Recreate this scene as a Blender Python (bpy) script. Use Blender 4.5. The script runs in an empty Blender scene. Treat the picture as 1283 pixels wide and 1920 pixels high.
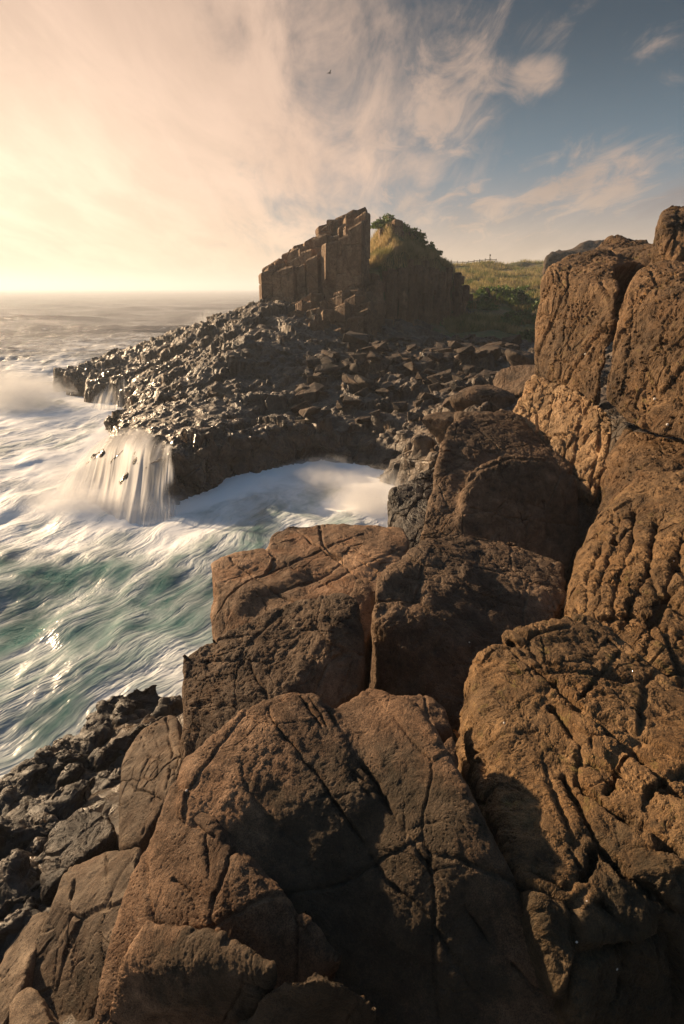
import bpy, bmesh, math, random
import numpy as np
from mathutils import Vector, Matrix, Euler
from mathutils.bvhtree import BVHTree

S = bpy.context.scene
C = S.collection
R = math.radians
random.seed(7)
rng = np.random.default_rng(7)

# ------------------------------------------------------------------ camera, sky, sun, exposure
EYE = 6.0
FPX, CX, CY = 960.0, 641.5, 960.0
PITCH = math.atan((960 - 541) / FPX)
cam_d = bpy.data.cameras.new('camera')
cam = bpy.data.objects.new('camera', cam_d); C.objects.link(cam)
cam_d.sensor_fit = 'VERTICAL'; cam_d.sensor_height = 36; cam_d.lens = 18.0
cam_d.clip_start = 0.05; cam_d.clip_end = 60000
cam.location = (0, 0, EYE); cam.rotation_euler = (R(90) - PITCH, 0, 0)
S.camera = cam
SUN_AZ, SUN_EL = R(-56), R(18)              # azimuth left of the view axis (+Y), elevation
SUN_DIR = Vector((math.sin(SUN_AZ) * math.cos(SUN_EL), math.cos(SUN_AZ) * math.cos(SUN_EL), math.sin(SUN_EL)))
sd = bpy.data.lights.new('sun', 'SUN'); sd.energy = 5.0; sd.angle = R(1.5); sd.color = (1.0, 0.72, 0.44)
so = bpy.data.objects.new('sun', sd); C.objects.link(so)
so.rotation_euler = SUN_DIR.to_track_quat('Z', 'Y').to_euler()
so.location = (0, 0, 40)
S.view_settings.view_transform = 'Standard'; S.view_settings.look = 'None'
S.view_settings.exposure = 0.9; S.view_settings.gamma = 1.0
S.render.engine = 'CYCLES'
S.cycles.use_denoising = True
S.cycles.max_bounces = 6; S.cycles.transparent_max_bounces = 24; S.cycles.volume_bounces = 3
S.cycles.diffuse_bounces = 3; S.cycles.glossy_bounces = 3
S.cycles.volume_step_rate = 1.0; S.cycles.volume_max_steps = 256
S.cycles.sample_clamp_indirect = 4.0


class NT:
    """short node-tree writer"""
    def __init__(self, nt): self.nt = nt
    def n(self, typ, **kw):
        nd = self.nt.nodes.new('ShaderNode' + typ)
        for k, v in kw.items():
            if k.startswith('_'): setattr(nd, k[1:], v)
        return nd
    def l(self, a, b): self.nt.links.new(a, b)
    def put(self, sock, v):
        if hasattr(v, 'is_linked') or isinstance(v, bpy.types.NodeSocket): self.l(v, sock)
        elif v is not None: sock.default_value = v
    def math(self, op, a, b=None, c=None, clamp=False):
        nd = self.n('Math', _operation=op, _use_clamp=clamp)
        for i, v in enumerate((a, b, c)):
            if v is not None: self.put(nd.inputs[i], v)
        return nd.outputs[0]
    def vmath(self, op, a, b=None, scale=None):
        nd = self.n('VectorMath', _operation=op)
        self.put(nd.inputs[0], a)
        if b is not None: self.put(nd.inputs[1], b)
        if scale is not None: self.put(nd.inputs['Scale'], scale)
        return nd.outputs['Value'] if op in ('DOT_PRODUCT', 'LENGTH', 'DISTANCE') else nd.outputs[0]
    def noise(self, vec, scale, detail=4, rough=.55, dist=0.0, out='Fac'):
        nd = self.n('TexNoise')
        self.put(nd.inputs['Vector'], vec)
        self.put(nd.inputs['Scale'], scale); nd.inputs['Detail'].default_value = detail
        nd.inputs['Roughness'].default_value = rough; nd.inputs['Distortion'].default_value = dist
        return nd.outputs[out]
    def voro(self, vec, scale, feature='F1', out='Distance', rand=1.0):
        nd = self.n('TexVoronoi', _feature=feature)
        self.put(nd.inputs['Vector'], vec); self.put(nd.inputs['Scale'], scale)
        nd.inputs['Randomness'].default_value = rand
        return nd.outputs[out]
    def mapping(self, vec, rot=(0, 0, 0), scale=(1, 1, 1), loc=(0, 0, 0)):
        nd = self.n('Mapping'); self.put(nd.inputs['Vector'], vec)
        nd.inputs['Rotation'].default_value = rot; nd.inputs['Scale'].default_value = scale
        nd.inputs['Location'].default_value = loc
        return nd.outputs[0]
    def step(self, v, a, b, lo=0.0, hi=1.0):
        nd = self.n('MapRange', _interpolation_type='SMOOTHSTEP', _clamp=True)
        self.put(nd.inputs[0], v)
        for i, x in zip((1, 2, 3, 4), (a, b, lo, hi)): self.put(nd.inputs[i], x)
        return nd.outputs[0]
    def ramp(self, v, stops):
        nd = self.n('ValToRGB'); self.put(nd.inputs[0], v)
        el = nd.color_ramp.elements
        while len(el) < len(stops): el.new(0.5)
        for e, (p, c) in zip(el, stops):
            e.position = p; e.color = (c[0], c[1], c[2], 1)
        return nd.outputs[0]
    def mix(self, f, a, b, blend='MIX'):
        nd = self.n('Mix', _data_type='RGBA', _blend_type=blend)
        self.put(nd.inputs[0], f)
        for s, v in ((nd.inputs[6], a), (nd.inputs[7], b)):
            if isinstance(v, tuple): v = (v[0], v[1], v[2], 1)
            self.put(s, v)
        return nd.outputs[2]
    def attr(self, name):
        nd = self.n('Attribute'); nd.attribute_name = name
        return nd.outputs['Fac']


# ---- world: Nishita sky under a procedural veil of thin cloud
W = bpy.data.worlds.new('World'); S.world = W; W.use_nodes = True
W.node_tree.nodes.clear(); w = NT(W.node_tree)
def px_dir(px, py):
    c, s = math.cos(PITCH), math.sin(PITCH)
    a, b = (px - CX) / FPX, (CY - py) / FPX
    return Vector((a, c + b * s, -s + b * c))
sky = w.n('TexSky', _sky_type='NISHITA'); sky.sun_disc = False
sky.sun_elevation = SUN_EL; sky.sun_rotation = SUN_AZ; sky.altitude = 10
sky.air_density = 1.0; sky.dust_density = 2.0; sky.ozone_density = 2.5
tc = w.n('TexCoord').outputs['Generated']
D = w.vmath('NORMALIZE', tc)
sep = w.n('SeparateXYZ'); w.l(D, sep.inputs[0])
zc = w.math('ADD', w.math('MAXIMUM', sep.outputs[2], 0.0), 0.16)
comb = w.n('CombineXYZ')
w.l(w.math('DIVIDE', sep.outputs[0], zc), comb.inputs[0]); w.l(w.math('DIVIDE', sep.outputs[1], zc), comb.inputs[1])
pl = comb.outputs[0]
gd_ = px_dir(-60, 330).normalized(); sunv = (gd_.x, gd_.y, gd_.z)   # heart of the bright cloud veil round the sun
cs = w.vmath('DOT_PRODUCT', D, sunv)
# side factor: 1 toward the sun, 0 away to the right of the view
veil_n = w.noise(w.mapping(pl, rot=(0, 0, R(25)), scale=(.9, .45, 1)), 1.1, 7, .62, .6)
fine_n = w.noise(w.mapping(pl, rot=(0, 0, R(35)), scale=(2.6, .8, 1)), 1.6, 8, .65, .5)
wis_n0 = w.noise(w.mapping(pl, rot=(0, 0, R(-30)), scale=(1.6, .7, 1)), 1.2, 8, .6, 1.0)
soft = w.math('ADD', w.math('MULTIPLY', veil_n, .6), w.math('MULTIPLY', fine_n, .4))
veil = w.step(w.math('ADD', cs, w.math('MULTIPLY', w.math('SUBTRACT', soft, .5), .80)), .70, .92)
# named wisps in the blue part of the sky
wisps = None
for (px, py, rx, amt) in ((820, 215, .17, 1.0), (900, 150, .11, .85), (1000, 150, .085, .95), (1130, 352, .19, 1.0), (700, 265, .12, .9), (740, 320, .10, .8), (1225, 75, .08, .45), (1020, 395, .20, 1.0),
                          (830, 80, .16, .75), (1020, 50, .12, .45), (560, 330, .15, .8), (930, 40, .12, .5), (1180, 40, .1, .3), (900, 415, .20, .9), (760, 370, .14, .8), (1245, 165, .07, .4)):
    d = px_dir(px, py).normalized()
    q = w.vmath('DISTANCE', w.vmath('MULTIPLY', D, (1, 1, 1.7)), (d.x, d.y, d.z * 1.7))
    g = w.step(q, 0.0, rx, amt, 0.0)
    wisps = g if wisps is None else w.math('MAXIMUM', wisps, g)
wis_n = w.noise(w.mapping(pl, rot=(0, 0, R(-20)), scale=(3.4, 1.7, 1)), 1.5, 9, .66, .8)
wn = w.step(w.math('ADD', w.math('ADD', w.math('MULTIPLY', wis_n, .75), w.math('MULTIPLY', soft, .25)), w.math('MULTIPLY', wisps, .30)), .58, .86)
wn = w.math('MULTIPLY', wn, w.step(wisps, .0, .45))
low = w.math('MULTIPLY', w.step(sep.outputs[2], 0.0, .20, .9, 0.0), w.step(cs, -.1, .5))
cover = w.math('MAXIMUM', w.math('MAXIMUM', veil, w.math('MULTIPLY', wn, .8)), low)
gc_ = px_dir(-40, 400).normalized()
gq = w.vmath('DISTANCE', w.vmath('MULTIPLY', D, (1, 1, 1.9)), (gc_.x, gc_.y, gc_.z * 1.9))
gq = w.math('ADD', gq, w.math('MULTIPLY', w.math('SUBTRACT', soft, .5), .35))
glow = w.step(gq, .05, .95, 1, 0)
glow2 = w.step(gq, -.1, .55, 1, 0)
vcol = w.mix(glow, (.47, .335, .255), (.80, .545, .405))
vcol = w.mix(w.math('MULTIPLY', glow2, .95), vcol, (1.02, .80, .565))
vcol = w.mix(w.step(sep.outputs[2], 0, .16, .7, 0), vcol, (.80, .585, .385))
tone = w.step(w.math('ADD', w.math('MULTIPLY', fine_n, .6), w.math('MULTIPLY', wis_n0, .4)), .36, .66, .90, 1.12)
vcol = w.vmath('SCALE', vcol, scale=tone)
skyc = w.vmath('MULTIPLY', sky.outputs[0], (.085, .085, .085))
skyc = w.mix(.90, skyc, w.mix(w.step(sep.outputs[2], .42, .75), w.mix(w.step(sep.outputs[2], .10, .36), (.125, .195, .250), (.015, .040, .064)), (.075, .16, .27)))
col = w.mix(cover, skyc, vcol)
grey = w.math('MULTIPLY', w.step(w.vmath('DISTANCE', w.vmath('MULTIPLY', D, (1, 1, 2.4)), tuple(Vector(px_dir(1230, 362).normalized()[:]) * 1.0 + Vector((0, 0, px_dir(1230, 362).normalized().z * 1.4)))), .02, .16, 1, 0), w.step(soft, .45, .6))
col = w.mix(w.math('MULTIPLY', grey, .7), col, (.20, .17, .17))
bg = w.n('Background'); bg.inputs['Strength'].default_value = .66
w.l(w.vmath('SCALE', col, scale=w.step(cs, -.9, .45, .40, 1.0)), bg.inputs['Color'])
wo = w.n('OutputWorld'); w.l(bg.outputs[0], wo.inputs['Surface'])

# ------------------------------------------------------------------ helpers
def P(px, py, Y):
    d = px_dir(px, py); t = Y / d.y
    return Vector((d.x * t, Y, EYE + d.z * t))
def PZ(px, py, z):
    d = px_dir(px, py); t = (z - EYE) / d.z
    return Vector((d.x * t, d.y * t, z))

def h3(ix, iy, iz, seed):
    with np.errstate(over='ignore'):
        h = (ix.astype(np.int64) * 374761393 + iy.astype(np.int64) * 668265263 + iz.astype(np.int64) * 2147483647 + seed * 974634541)
        h = (h ^ (h >> 13)) * 1274126177
        h = (h ^ (h >> 16)) * 2246822519
        h = h ^ (h >> 15)
    return (h & 0xFFFFFF).astype(np.float64) / 0xFFFFFF
def vnoise(p, seed=0):
    i = np.floor(p).astype(np.int64); f = p - i
    f = f * f * f * (f * (f * 6 - 15) + 10)
    r = 0
    for a in (0, 1):
        wa = f[:, 0] if a else 1 - f[:, 0]
        for b in (0, 1):
            wb = f[:, 1] if b else 1 - f[:, 1]
            for c in (0, 1):
                wc = f[:, 2] if c else 1 - f[:, 2]
                r = r + wa * wb * wc * h3(i[:, 0] + a, i[:, 1] + b, i[:, 2] + c, seed)
    return r * 2 - 1
def fbm(p, octv=4, seed=0, gain=.5):
    r = 0; a = 1.0; q = p.copy()
    for o in range(octv):
        r = r + a * vnoise(q, seed + o * 17); a *= gain; q = q * 2.03 + 7.1
    return r
def cells2(x, y, seed=0):
    """2-D worley: F1, F2, cell hash and offset to the cell centre"""
    ix = np.floor(x).astype(np.int64); iy = np.floor(y).astype(np.int64)
    f1 = np.full(x.shape, 9.0); f2 = np.full(x.shape, 9.0); hx = np.zeros(x.shape); hy = np.zeros(x.shape)
    ca = np.zeros(x.shape, np.int64); cb = np.zeros(x.shape, np.int64)
    zz = np.zeros_like(ix)
    for a in (-1, 0, 1):
        for b in (-1, 0, 1):
            cx = ix + a; cy = iy + b
            dx = cx + h3(cx, cy, zz, seed) - x; dy = cy + h3(cx, cy, zz + 1, seed) - y
            d = np.sqrt(dx * dx + dy * dy)
            m = d < f1
            f2 = np.where(m, f1, np.minimum(f2, d)); f1 = np.where(m, d, f1)
            hx = np.where(m, dx, hx); hy = np.where(m, dy, hy)
            ca = np.where(m, cx, ca); cb = np.where(m, cy, cb)
    return f1, f2, ca, cb, hx, hy

def prop(o, label=None, cat=None, group=None, kind=None):
    if label: o['label'] = label
    if cat: o['category'] = cat
    if group: o['group'] = group
    if kind: o['kind'] = kind
    return o
def link(name, me, mat=None, parent=None, loc=None):
    o = bpy.data.objects.new(name, me)
    C.objects.link(o)
    if mat is not None:
        me.materials.clear(); me.materials.append(mat)
    if parent is not None: o.parent = parent
    if loc is not None: o.location = loc
    return o
def me_from(verts, faces, name='m', smooth=True):
    me = bpy.data.meshes.new(name)
    v = np.asarray(verts, np.float32); f = np.asarray(faces, np.int32)
    me.vertices.add(len(v)); me.vertices.foreach_set('co', v.ravel())
    k = f.shape[1]
    me.loops.add(f.size); me.loops.foreach_set('vertex_index', f.ravel())
    me.polygons.add(len(f)); me.polygons.foreach_set('loop_start', np.arange(0, f.size, k, dtype=np.int32))
    me.update(calc_edges=True)
    me.polygons.foreach_set('use_smooth', np.full(len(f), smooth))
    return me
def get_co(me):
    a = np.empty(len(me.vertices) * 3, np.float32); me.vertices.foreach_get('co', a)
    return a.reshape(-1, 3).astype(np.float64)
def set_co(me, v):
    me.vertices.foreach_set('co', np.asarray(v, np.float32).ravel()); me.update()
def get_no(me):
    a = np.empty(len(me.vertices) * 3, np.float32); me.vertex_normals.foreach_get('vector', a)
    return a.reshape(-1, 3).astype(np.float64)
def fattr(me, name, vals):
    at = me.attributes.new(name, 'FLOAT', 'POINT'); at.data.foreach_set('value', np.asarray(vals, np.float32))
def grid_mesh(X, Y, Z, name='grid', keep=None):
    ny, nx = X.shape
    idx = np.arange(nx * ny).reshape(ny, nx)
    f = np.stack([idx[:-1, :-1], idx[:-1, 1:], idx[1:, 1:], idx[1:, :-1]], -1).reshape(-1, 4)
    v = np.stack([X, Y, Z], -1).reshape(-1, 3)
    if keep is not None:
        k = keep.ravel()[f].any(1); f = f[k]
        used = np.zeros(len(v), bool); used[f.ravel()] = True
        mp = np.cumsum(used) - 1; f = mp[f]; v = v[used]
        return me_from(v, f, name), used
    return me_from(v, f, name), None
def seg_dist(p, poly):
    """distance from points to a polyline"""
    d = np.full(len(p), 1e9)
    for a, b in zip(poly[:-1], poly[1:]):
        a = np.asarray(a, float); b = np.asarray(b, float); ab = b - a
        t = np.clip(((p - a) @ ab) / max(ab @ ab, 1e-9), 0, 1)
        d = np.minimum(d, np.linalg.norm(p - (a + t[:, None] * ab), axis=1))
    return d

# ------------------------------------------------------------------ materials
def new_mat(name):
    m = bpy.data.materials.new(name); m.use_nodes = True; m.node_tree.nodes.clear()
    return m, NT(m.node_tree)
def rock_mat(name, dark, mid, light, rust=(.19, .10, .05), rust_amt=.3, rough=.8, wr_rot=(0, 0, 0), wr_scale=(16, 16, 3), wr_amt=.02,
             crack_scale=2.0, crack_amt=.02, crack_w=.05, crack_str=(1, 1, 1), big_amt=.05, fine_amt=.016, pit_amt=.012, pit_s=34, k=1.0, true_disp=True, wet=0.0, spec=.35, lichen=.0, tint=.0, step_amt=.016):
    """weathered basalt: k scales every feature with viewing distance"""
    dark, mid, light, rust = ((q_[0] * .84, q_[1] * .76, q_[2] * .66) for q_ in (dark, mid, light, rust))
    m, g = new_mat(name)
    co = g.n('TexCoord').outputs['Object']
    wv = g.noise(co, 1.3 * k, 3, .5, out='Color')
    wco = g.vmath('ADD', co, g.vmath('SCALE', g.vmath('SUBTRACT', wv, (.5, .5, .5)), scale=.35 / k))
    big = g.noise(co, 1.7 * k, 3, .5)
    med = g.noise(wco, 7 * k, 8, .68)
    wr = g.noise(g.mapping(wco, rot=wr_rot, scale=tuple(s * k for s in wr_scale)), 1.0, 5, .6, .3)
    wr = g.step(wr, .25, .62)
    jw = g.noise(co, 9 * k, 4, .7, out='Color')
    jco = g.vmath('ADD', co, g.vmath('SCALE', g.vmath('SUBTRACT', wv, (.5, .5, .5)), scale=.13 / k))
    jco = g.vmath('ADD', jco, g.vmath('SCALE', g.vmath('SUBTRACT', jw, (.5, .5, .5)), scale=.035 / k))
    jm = g.mapping(jco, rot=wr_rot, scale=crack_str)
    cr = g.voro(jm, crack_scale * k, 'DISTANCE_TO_EDGE')
    cell = g.n('SeparateColor'); g.l(g.voro(jm, crack_scale * k, 'F1', 'Color'), cell.inputs[0])
    cr2 = g.voro(jm, crack_scale * 3.1 * k, 'DISTANCE_TO_EDGE')
    cell2 = g.n('SeparateColor'); g.l(g.voro(jm, crack_scale * 3.1 * k, 'F1', 'Color'), cell2.inputs[0])
    crm = g.step(g.noise(co, 1.1 * k, 2, .5), .36, .52)
    crm2 = g.step(g.noise(co, 1.6 * k, 2, .5), .48, .62)
    crk = g.math('MULTIPLY', g.step(cr, 0.0, crack_w, 1, 0), crm)
    crk2 = g.math('MULTIPLY', g.step(cr2, 0.0, crack_w * 1.5, .5, 0), crm2)
    step_h = g.math('ADD', g.math('MULTIPLY', cell.outputs[0], crm), g.math('MULTIPLY', g.math('MULTIPLY', cell2.outputs[0], crm2), .45))
    pn = g.voro(wco, pit_s * k, 'F1')
    pit = g.math('MULTIPLY', g.step(pn, .05, .42, 1, 0), g.step(g.noise(co, 3.1 * k, 3, .6), .42, .62))
    fine = g.noise(wco, 58 * k, 6, .75)
    H = g.math('MULTIPLY', big, big_amt / k)
    for v, a in ((med, fine_amt * 1.5), (wr, wr_amt), (fine, fine_amt * .75)):
        H = g.math('ADD', H, g.math('MULTIPLY', v, a / k))
    for v, a in ((crk, crack_amt), (crk2, crack_amt), (pit, pit_amt), (step_h, -step_amt)):
        H = g.math('SUBTRACT', H, g.math('MULTIPLY', v, a / k))
    base = g.ramp(med, [(.28, dark), (.50, mid), (.74, light)])
    tone_ = g.step(g.noise(co, .9 * k, 4, .6, .4), .36, .64, .62, 1.35)
    base = g.vmath('SCALE', base, scale=tone_)
    base = g.vmath('SCALE', base, scale=g.step(cell.outputs[1], 0, 1, .85, 1.15))
    rm = g.math('MULTIPLY', g.step(g.noise(wco, 2.3 * k, 5, .65), .46, .68), rust_amt)
    base = g.mix(rm, base, rust)
    if tint:
        tv = g.n('SeparateColor'); g.l(g.voro(g.mapping(wco, scale=(1.1, 1.1, .35)), 1.0, out='Color'), tv.inputs[0])
        base = g.mix(g.math('MULTIPLY', tv.outputs[0], tint), base, tuple(c * .45 for c in mid)); base = g.mix(g.math('MULTIPLY', tv.outputs[1], tint * .7), base, rust)
    grit = g.noise(co, 170 * k, 2, .6)
    base = g.vmath('SCALE', base, scale=g.step(grit, .32, .68, .62, 1.42))
    base = g.mix(g.step(fine, .56, .74, 0, .55), base, tuple(min(1, c * 1.5) for c in light))
    base = g.mix(g.step(g.noise(wco, 23 * k, 4, .7), .52, .70, 0, .6), base, tuple(c * .45 for c in dark))
    if lichen:
        lm = g.math('MULTIPLY', g.step(g.noise(wco, 9 * k, 6, .7), .56, .66), g.step(g.noise(co, 1.4 * k, 3, .6), .45, .6))
        base = g.mix(g.math('MULTIPLY', lm, lichen), base, (.17, .135, .035))
    st = g.attr('stain')  # algae, plus shade painted onto the near boulders
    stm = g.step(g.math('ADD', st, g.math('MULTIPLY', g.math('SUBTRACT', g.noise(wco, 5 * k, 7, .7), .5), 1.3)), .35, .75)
    base = g.mix(g.math('MULTIPLY', stm, .72), base, (.022, .020, .012))  # dark algae, plus shade painted into the colour of the nearest rocks
    b = g.n('BsdfPrincipled')
    g.l(base, b.inputs['Base Color'])
    rr = g.step(med, .3, .7, rough + .1, rough - .12)
    if wet:
        wm = g.math('MULTIPLY', g.step(g.noise(co, 1.9 * k, 4, .6), .38, .60), g.math('MULTIPLY', g.attr('wet'), wet) if wet > .9 else wet)
        rr = g.math('ADD', g.math('MULTIPLY', rr, g.math('SUBTRACT', 1.0, wm)), g.math('MULTIPLY', wm, .13))
    g.l(rr, b.inputs['Roughness']) if not isinstance(rr, float) else None
    b.inputs['Specular IOR Level'].default_value = spec
    out = g.n('OutputMaterial'); g.l(b.outputs[0], out.inputs['Surface'])
    if true_disp:
        dn = g.n('Displacement'); dn.inputs['Midlevel'].default_value = (big_amt * .5 + fine_amt * 1.3 + wr_amt * .6) / k
        dn.inputs['Scale'].default_value = 1.0
        g.l(H, dn.inputs['Height']); g.l(dn.outputs[0], out.inputs['Displacement'])
        m.displacement_method = 'BOTH'
    else:
        bn = g.n('Bump'); bn.inputs['Strength'].default_value = 1.0; bn.inputs['Distance'].default_value = 1.0
        g.l(H, bn.inputs['Height']); g.l(bn.outputs[0], b.inputs['Normal'])
    return m

BR_D, BR_M, BR_L = (.060, .040, .027), (.175, .112, .072), (.34, .225, .145)
M_front = rock_mat('rock pitted brown', BR_D, BR_M, BR_L, wr_rot=(R(20), R(10), R(35)), wr_scale=(10, 10, 4), wr_amt=.010, crack_scale=1.2, crack_amt=.016, crack_w=.02, pit_amt=.007, pit_s=52, big_amt=.02)
M_wrink = rock_mat('rock wrinkled ochre', (.055, .036, .020), (.155, .100, .052), (.28, .185, .095), rust=(.23, .12, .04), wr_rot=(R(15), R(-20), R(20)), wr_scale=(11, 11, 2.6), wr_amt=.030,
                   crack_scale=1.7, crack_amt=.045, crack_w=.045, step_amt=.03, crack_str=(1, 1, .55), big_amt=.06, pit_amt=.012, lichen=.5)
M_cliff = rock_mat('rock cliff honeycombed', (.055, .036, .022), (.150, .098, .056), (.27, .18, .10), rust=(.22, .115, .045), wr_rot=(R(4), R(-6), 0), wr_scale=(9, 9, 2.2), wr_amt=.040,
                   crack_scale=1.3, crack_amt=.05, crack_w=.04, crack_str=(1, 1, .5), big_amt=.07, fine_amt=.030, pit_amt=.07, pit_s=17, k=.8, lichen=.6)
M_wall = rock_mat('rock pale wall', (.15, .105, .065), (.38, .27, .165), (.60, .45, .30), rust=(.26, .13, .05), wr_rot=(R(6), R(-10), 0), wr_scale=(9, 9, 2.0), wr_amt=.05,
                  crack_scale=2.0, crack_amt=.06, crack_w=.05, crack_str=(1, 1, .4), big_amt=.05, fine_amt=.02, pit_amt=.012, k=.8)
M_mid = rock_mat('rock fibrous brown', (.050, .037, .027), (.125, .088, .061), (.23, .165, .115), rust=(.17, .10, .055), wr_rot=(R(70), R(20), R(15)), wr_scale=(12, 12, 2.4), wr_amt=.024,
                 crack_scale=1.2, crack_amt=.02, crack_w=.02, big_amt=.04, fine_amt=.016, pit_amt=.014, k=.9)
M_red = rock_mat('rock reddish slab', (.085, .056, .037), (.23, .152, .098), (.37, .25, .165), rust=(.26, .13, .065), rust_amt=.5, wr_rot=(R(80), 0, R(40)), wr_scale=(9, 9, 2.5), wr_amt=.012,
                crack_scale=.9, crack_amt=.03, crack_w=.018, big_amt=.05, fine_amt=.012, pit_amt=.006, k=.7)
M_pale = rock_mat('rock pale grey brown', (.060, .047, .036), (.135, .102, .075), (.23, .18, .13), rust_amt=.2, wr_scale=(8, 8, 4), wr_amt=.010, crack_scale=1.7, crack_amt=.03, crack_w=.04, big_amt=.05, fine_amt=.012, pit_amt=.006)
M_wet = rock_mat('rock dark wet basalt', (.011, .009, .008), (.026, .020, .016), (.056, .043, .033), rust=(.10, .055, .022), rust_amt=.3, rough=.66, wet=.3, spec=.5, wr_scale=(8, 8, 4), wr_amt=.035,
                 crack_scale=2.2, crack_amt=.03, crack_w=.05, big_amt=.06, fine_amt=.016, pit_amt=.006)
M_shelf = rock_mat('shelf wet basalt', (.056, .043, .034), (.120, .092, .068), (.22, .165, .115), rust=(.16, .10, .055), rust_amt=.35, rough=.6, wet=.95, spec=.6, wr_scale=(5, 5, 5), wr_amt=.03,
                   crack_scale=1.6, crack_amt=.05, crack_w=.05, big_amt=.06, fine_amt=.03, pit_amt=.0, k=.6, true_disp=False)
M_rub = rock_mat('rubble basalt', (.040, .032, .028), (.105, .080, .062), (.20, .145, .10), rust=(.20, .11, .06), rust_amt=.3, rough=.8, wr_amt=.01, crack_amt=.02, big_amt=.05, k=.6, true_disp=False)
M_col = rock_mat('column basalt', (.16, .115, .082), (.34, .25, .17), (.52, .38, .26), rust=(.24, .13, .07), rust_amt=.4, rough=.85, wr_scale=(3, 3, 1.2), wr_amt=.06, crack_scale=.9, crack_amt=.06,
                 crack_w=.03, big_amt=.03, fine_amt=.035, pit_amt=.0, k=.6, true_disp=False, tint=.6)

# ------------------------------------------------------------------ boulders
EYEV = Vector((0, 0, EYE))
def hull_bm(bm, pts):
    vs = [bm.verts.new(p) for p in pts]
    r = bmesh.ops.convex_hull(bm, input=vs)
    junk = list({e for e in r['geom_interior'] + r['geom_unused'] if isinstance(e, bmesh.types.BMVert)})
    bmesh.ops.delete(bm, geom=junk, context='VERTS')
def _unused(): pass
def evaluated(me, mods):
    o = bpy.data.objects.new('tmp', me); C.objects.link(o)
    for typ, kw in mods:
        md = o.modifiers.new(typ, typ)
        for k, v in kw.items(): setattr(md, k, v)
    dg = bpy.context.evaluated_depsgraph_get()
    r = bpy.data.meshes.new_from_object(o.evaluated_get(dg))
    bpy.data.objects.remove(o); bpy.data.meshes.remove(me)
    return r
def boulder(name, label, hulls, mat, vox=.04, smooth=8, sub=2, lump=.05, lump_scale=1.6, cracks=(), stain_shades=(), ck=(1.0, 1.0), seed=1, cat='boulder', group=None, facet=0.0):
    """hulls: list of (surface points in (px, py, Y) or Vectors, drop, back, spread)"""
    bm = bmesh.new()
    for pts, drop, back, spread in hulls:
        v = [p if isinstance(p, Vector) else P(*p) for p in pts]
        c = sum(v, Vector()) / len(v)
        low = [Vector((c.x + (p.x - c.x) * spread + back * c.x / max(c.y, 1), c.y + (p.y - c.y) * spread + back, p.z - drop)) for p in v]
        hull_bm(bm, v + low)
    me = bpy.data.meshes.new(name); bm.to_mesh(me); bm.free()
    smooth = max(1, int(smooth * .45))
    mods = [('REMESH', dict(mode='VOXEL', voxel_size=vox * .9)), ('SMOOTH', dict(factor=.5, iterations=smooth))]
    if sub: mods.append(('SUBSURF', dict(levels=sub, render_levels=sub)))
    me = evaluated(me, mods)
    co = get_co(me); no = get_no(me)
    co = co + no * (lump * fbm(co * lump_scale, 3, seed))[:, None]
    if facet:
        q = co * 2.2 + .4 * np.stack([fbm(co * 1.1, 2, seed + 5), fbm(co * 1.1, 2, seed + 6), fbm(co * 1.1, 2, seed + 7)], 1)
        f1, f2, ca, cb, hx, hy = cells2(q[:, 0], q[:, 1] + .8 * q[:, 2], seed)
        hh = h3(ca, cb, ca * 0, seed + 3)
        co = co + no * (facet * (hh - .5) * np.clip((f2 - f1) * 6, 0, 1))[:, None]
    set_co(me, co)
    if cracks:
        bvh = BVHTree.FromPolygons([Vector(c) for c in co], [tuple(p.vertices) for p in me.polygons]) if len(co) < 60000 else None
        if bvh is None:
            o = bpy.data.objects.new('tmp', me); C.objects.link(o)
            bvh = BVHTree.FromObject(o, bpy.context.evaluated_depsgraph_get()); bpy.data.objects.remove(o)
        no = get_no(me)
        wob = np.stack([fbm(co * 6, 5, seed + 31), fbm(co * 5, 3, seed + 41), fbm(co * 5, 3, seed + 51)], 1) * .020
        for line, depth, width in cracks:
            depth *= ck[0]; width *= ck[1] * .6
            pts = []
            for (a, b) in zip(line[:-1], line[1:]):
                for t in np.linspace(0, 1, 5)[:-1]:
                    pts.append((a[0] + (b[0] - a[0]) * t, a[1] + (b[1] - a[1]) * t))
            pts.append(line[-1])
            hit = []
            for q in pts:
                h = bvh.ray_cast(EYEV, px_dir(*q).normalized())
                if h[0] is not None: hit.append(h[0])
            if len(hit) < 2: continue
            d = seg_dist(co + wob, hit)
            vary = .85 + .4 * fbm(co * 3, 2, seed + 77)
            co = co - no * (depth * np.clip(vary, .3, 1.3) * np.exp(-(d / width) ** 2))[:, None]
        set_co(me, co)
    st = np.zeros(len(co))  # mask for algae and for shade painted onto the near boulders
    for (px, py, Y, rad, amt) in stain_shades:
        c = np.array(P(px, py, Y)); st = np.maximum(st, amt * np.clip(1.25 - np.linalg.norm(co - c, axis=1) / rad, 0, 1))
    mn, mx = co.min(0), co.max(0)
    org = np.array([(mn[0] + mx[0]) / 2, (mn[1] + mx[1]) / 2, mn[2]])
    set_co(me, co - org)
    fattr(me, 'stain', st)  # holds algae and painted shade
    me.polygons.foreach_set('use_smooth', np.full(len(me.polygons), True))
    o = link(name, me, mat, loc=tuple(org))
    return prop(o, label, cat, group)

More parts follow.
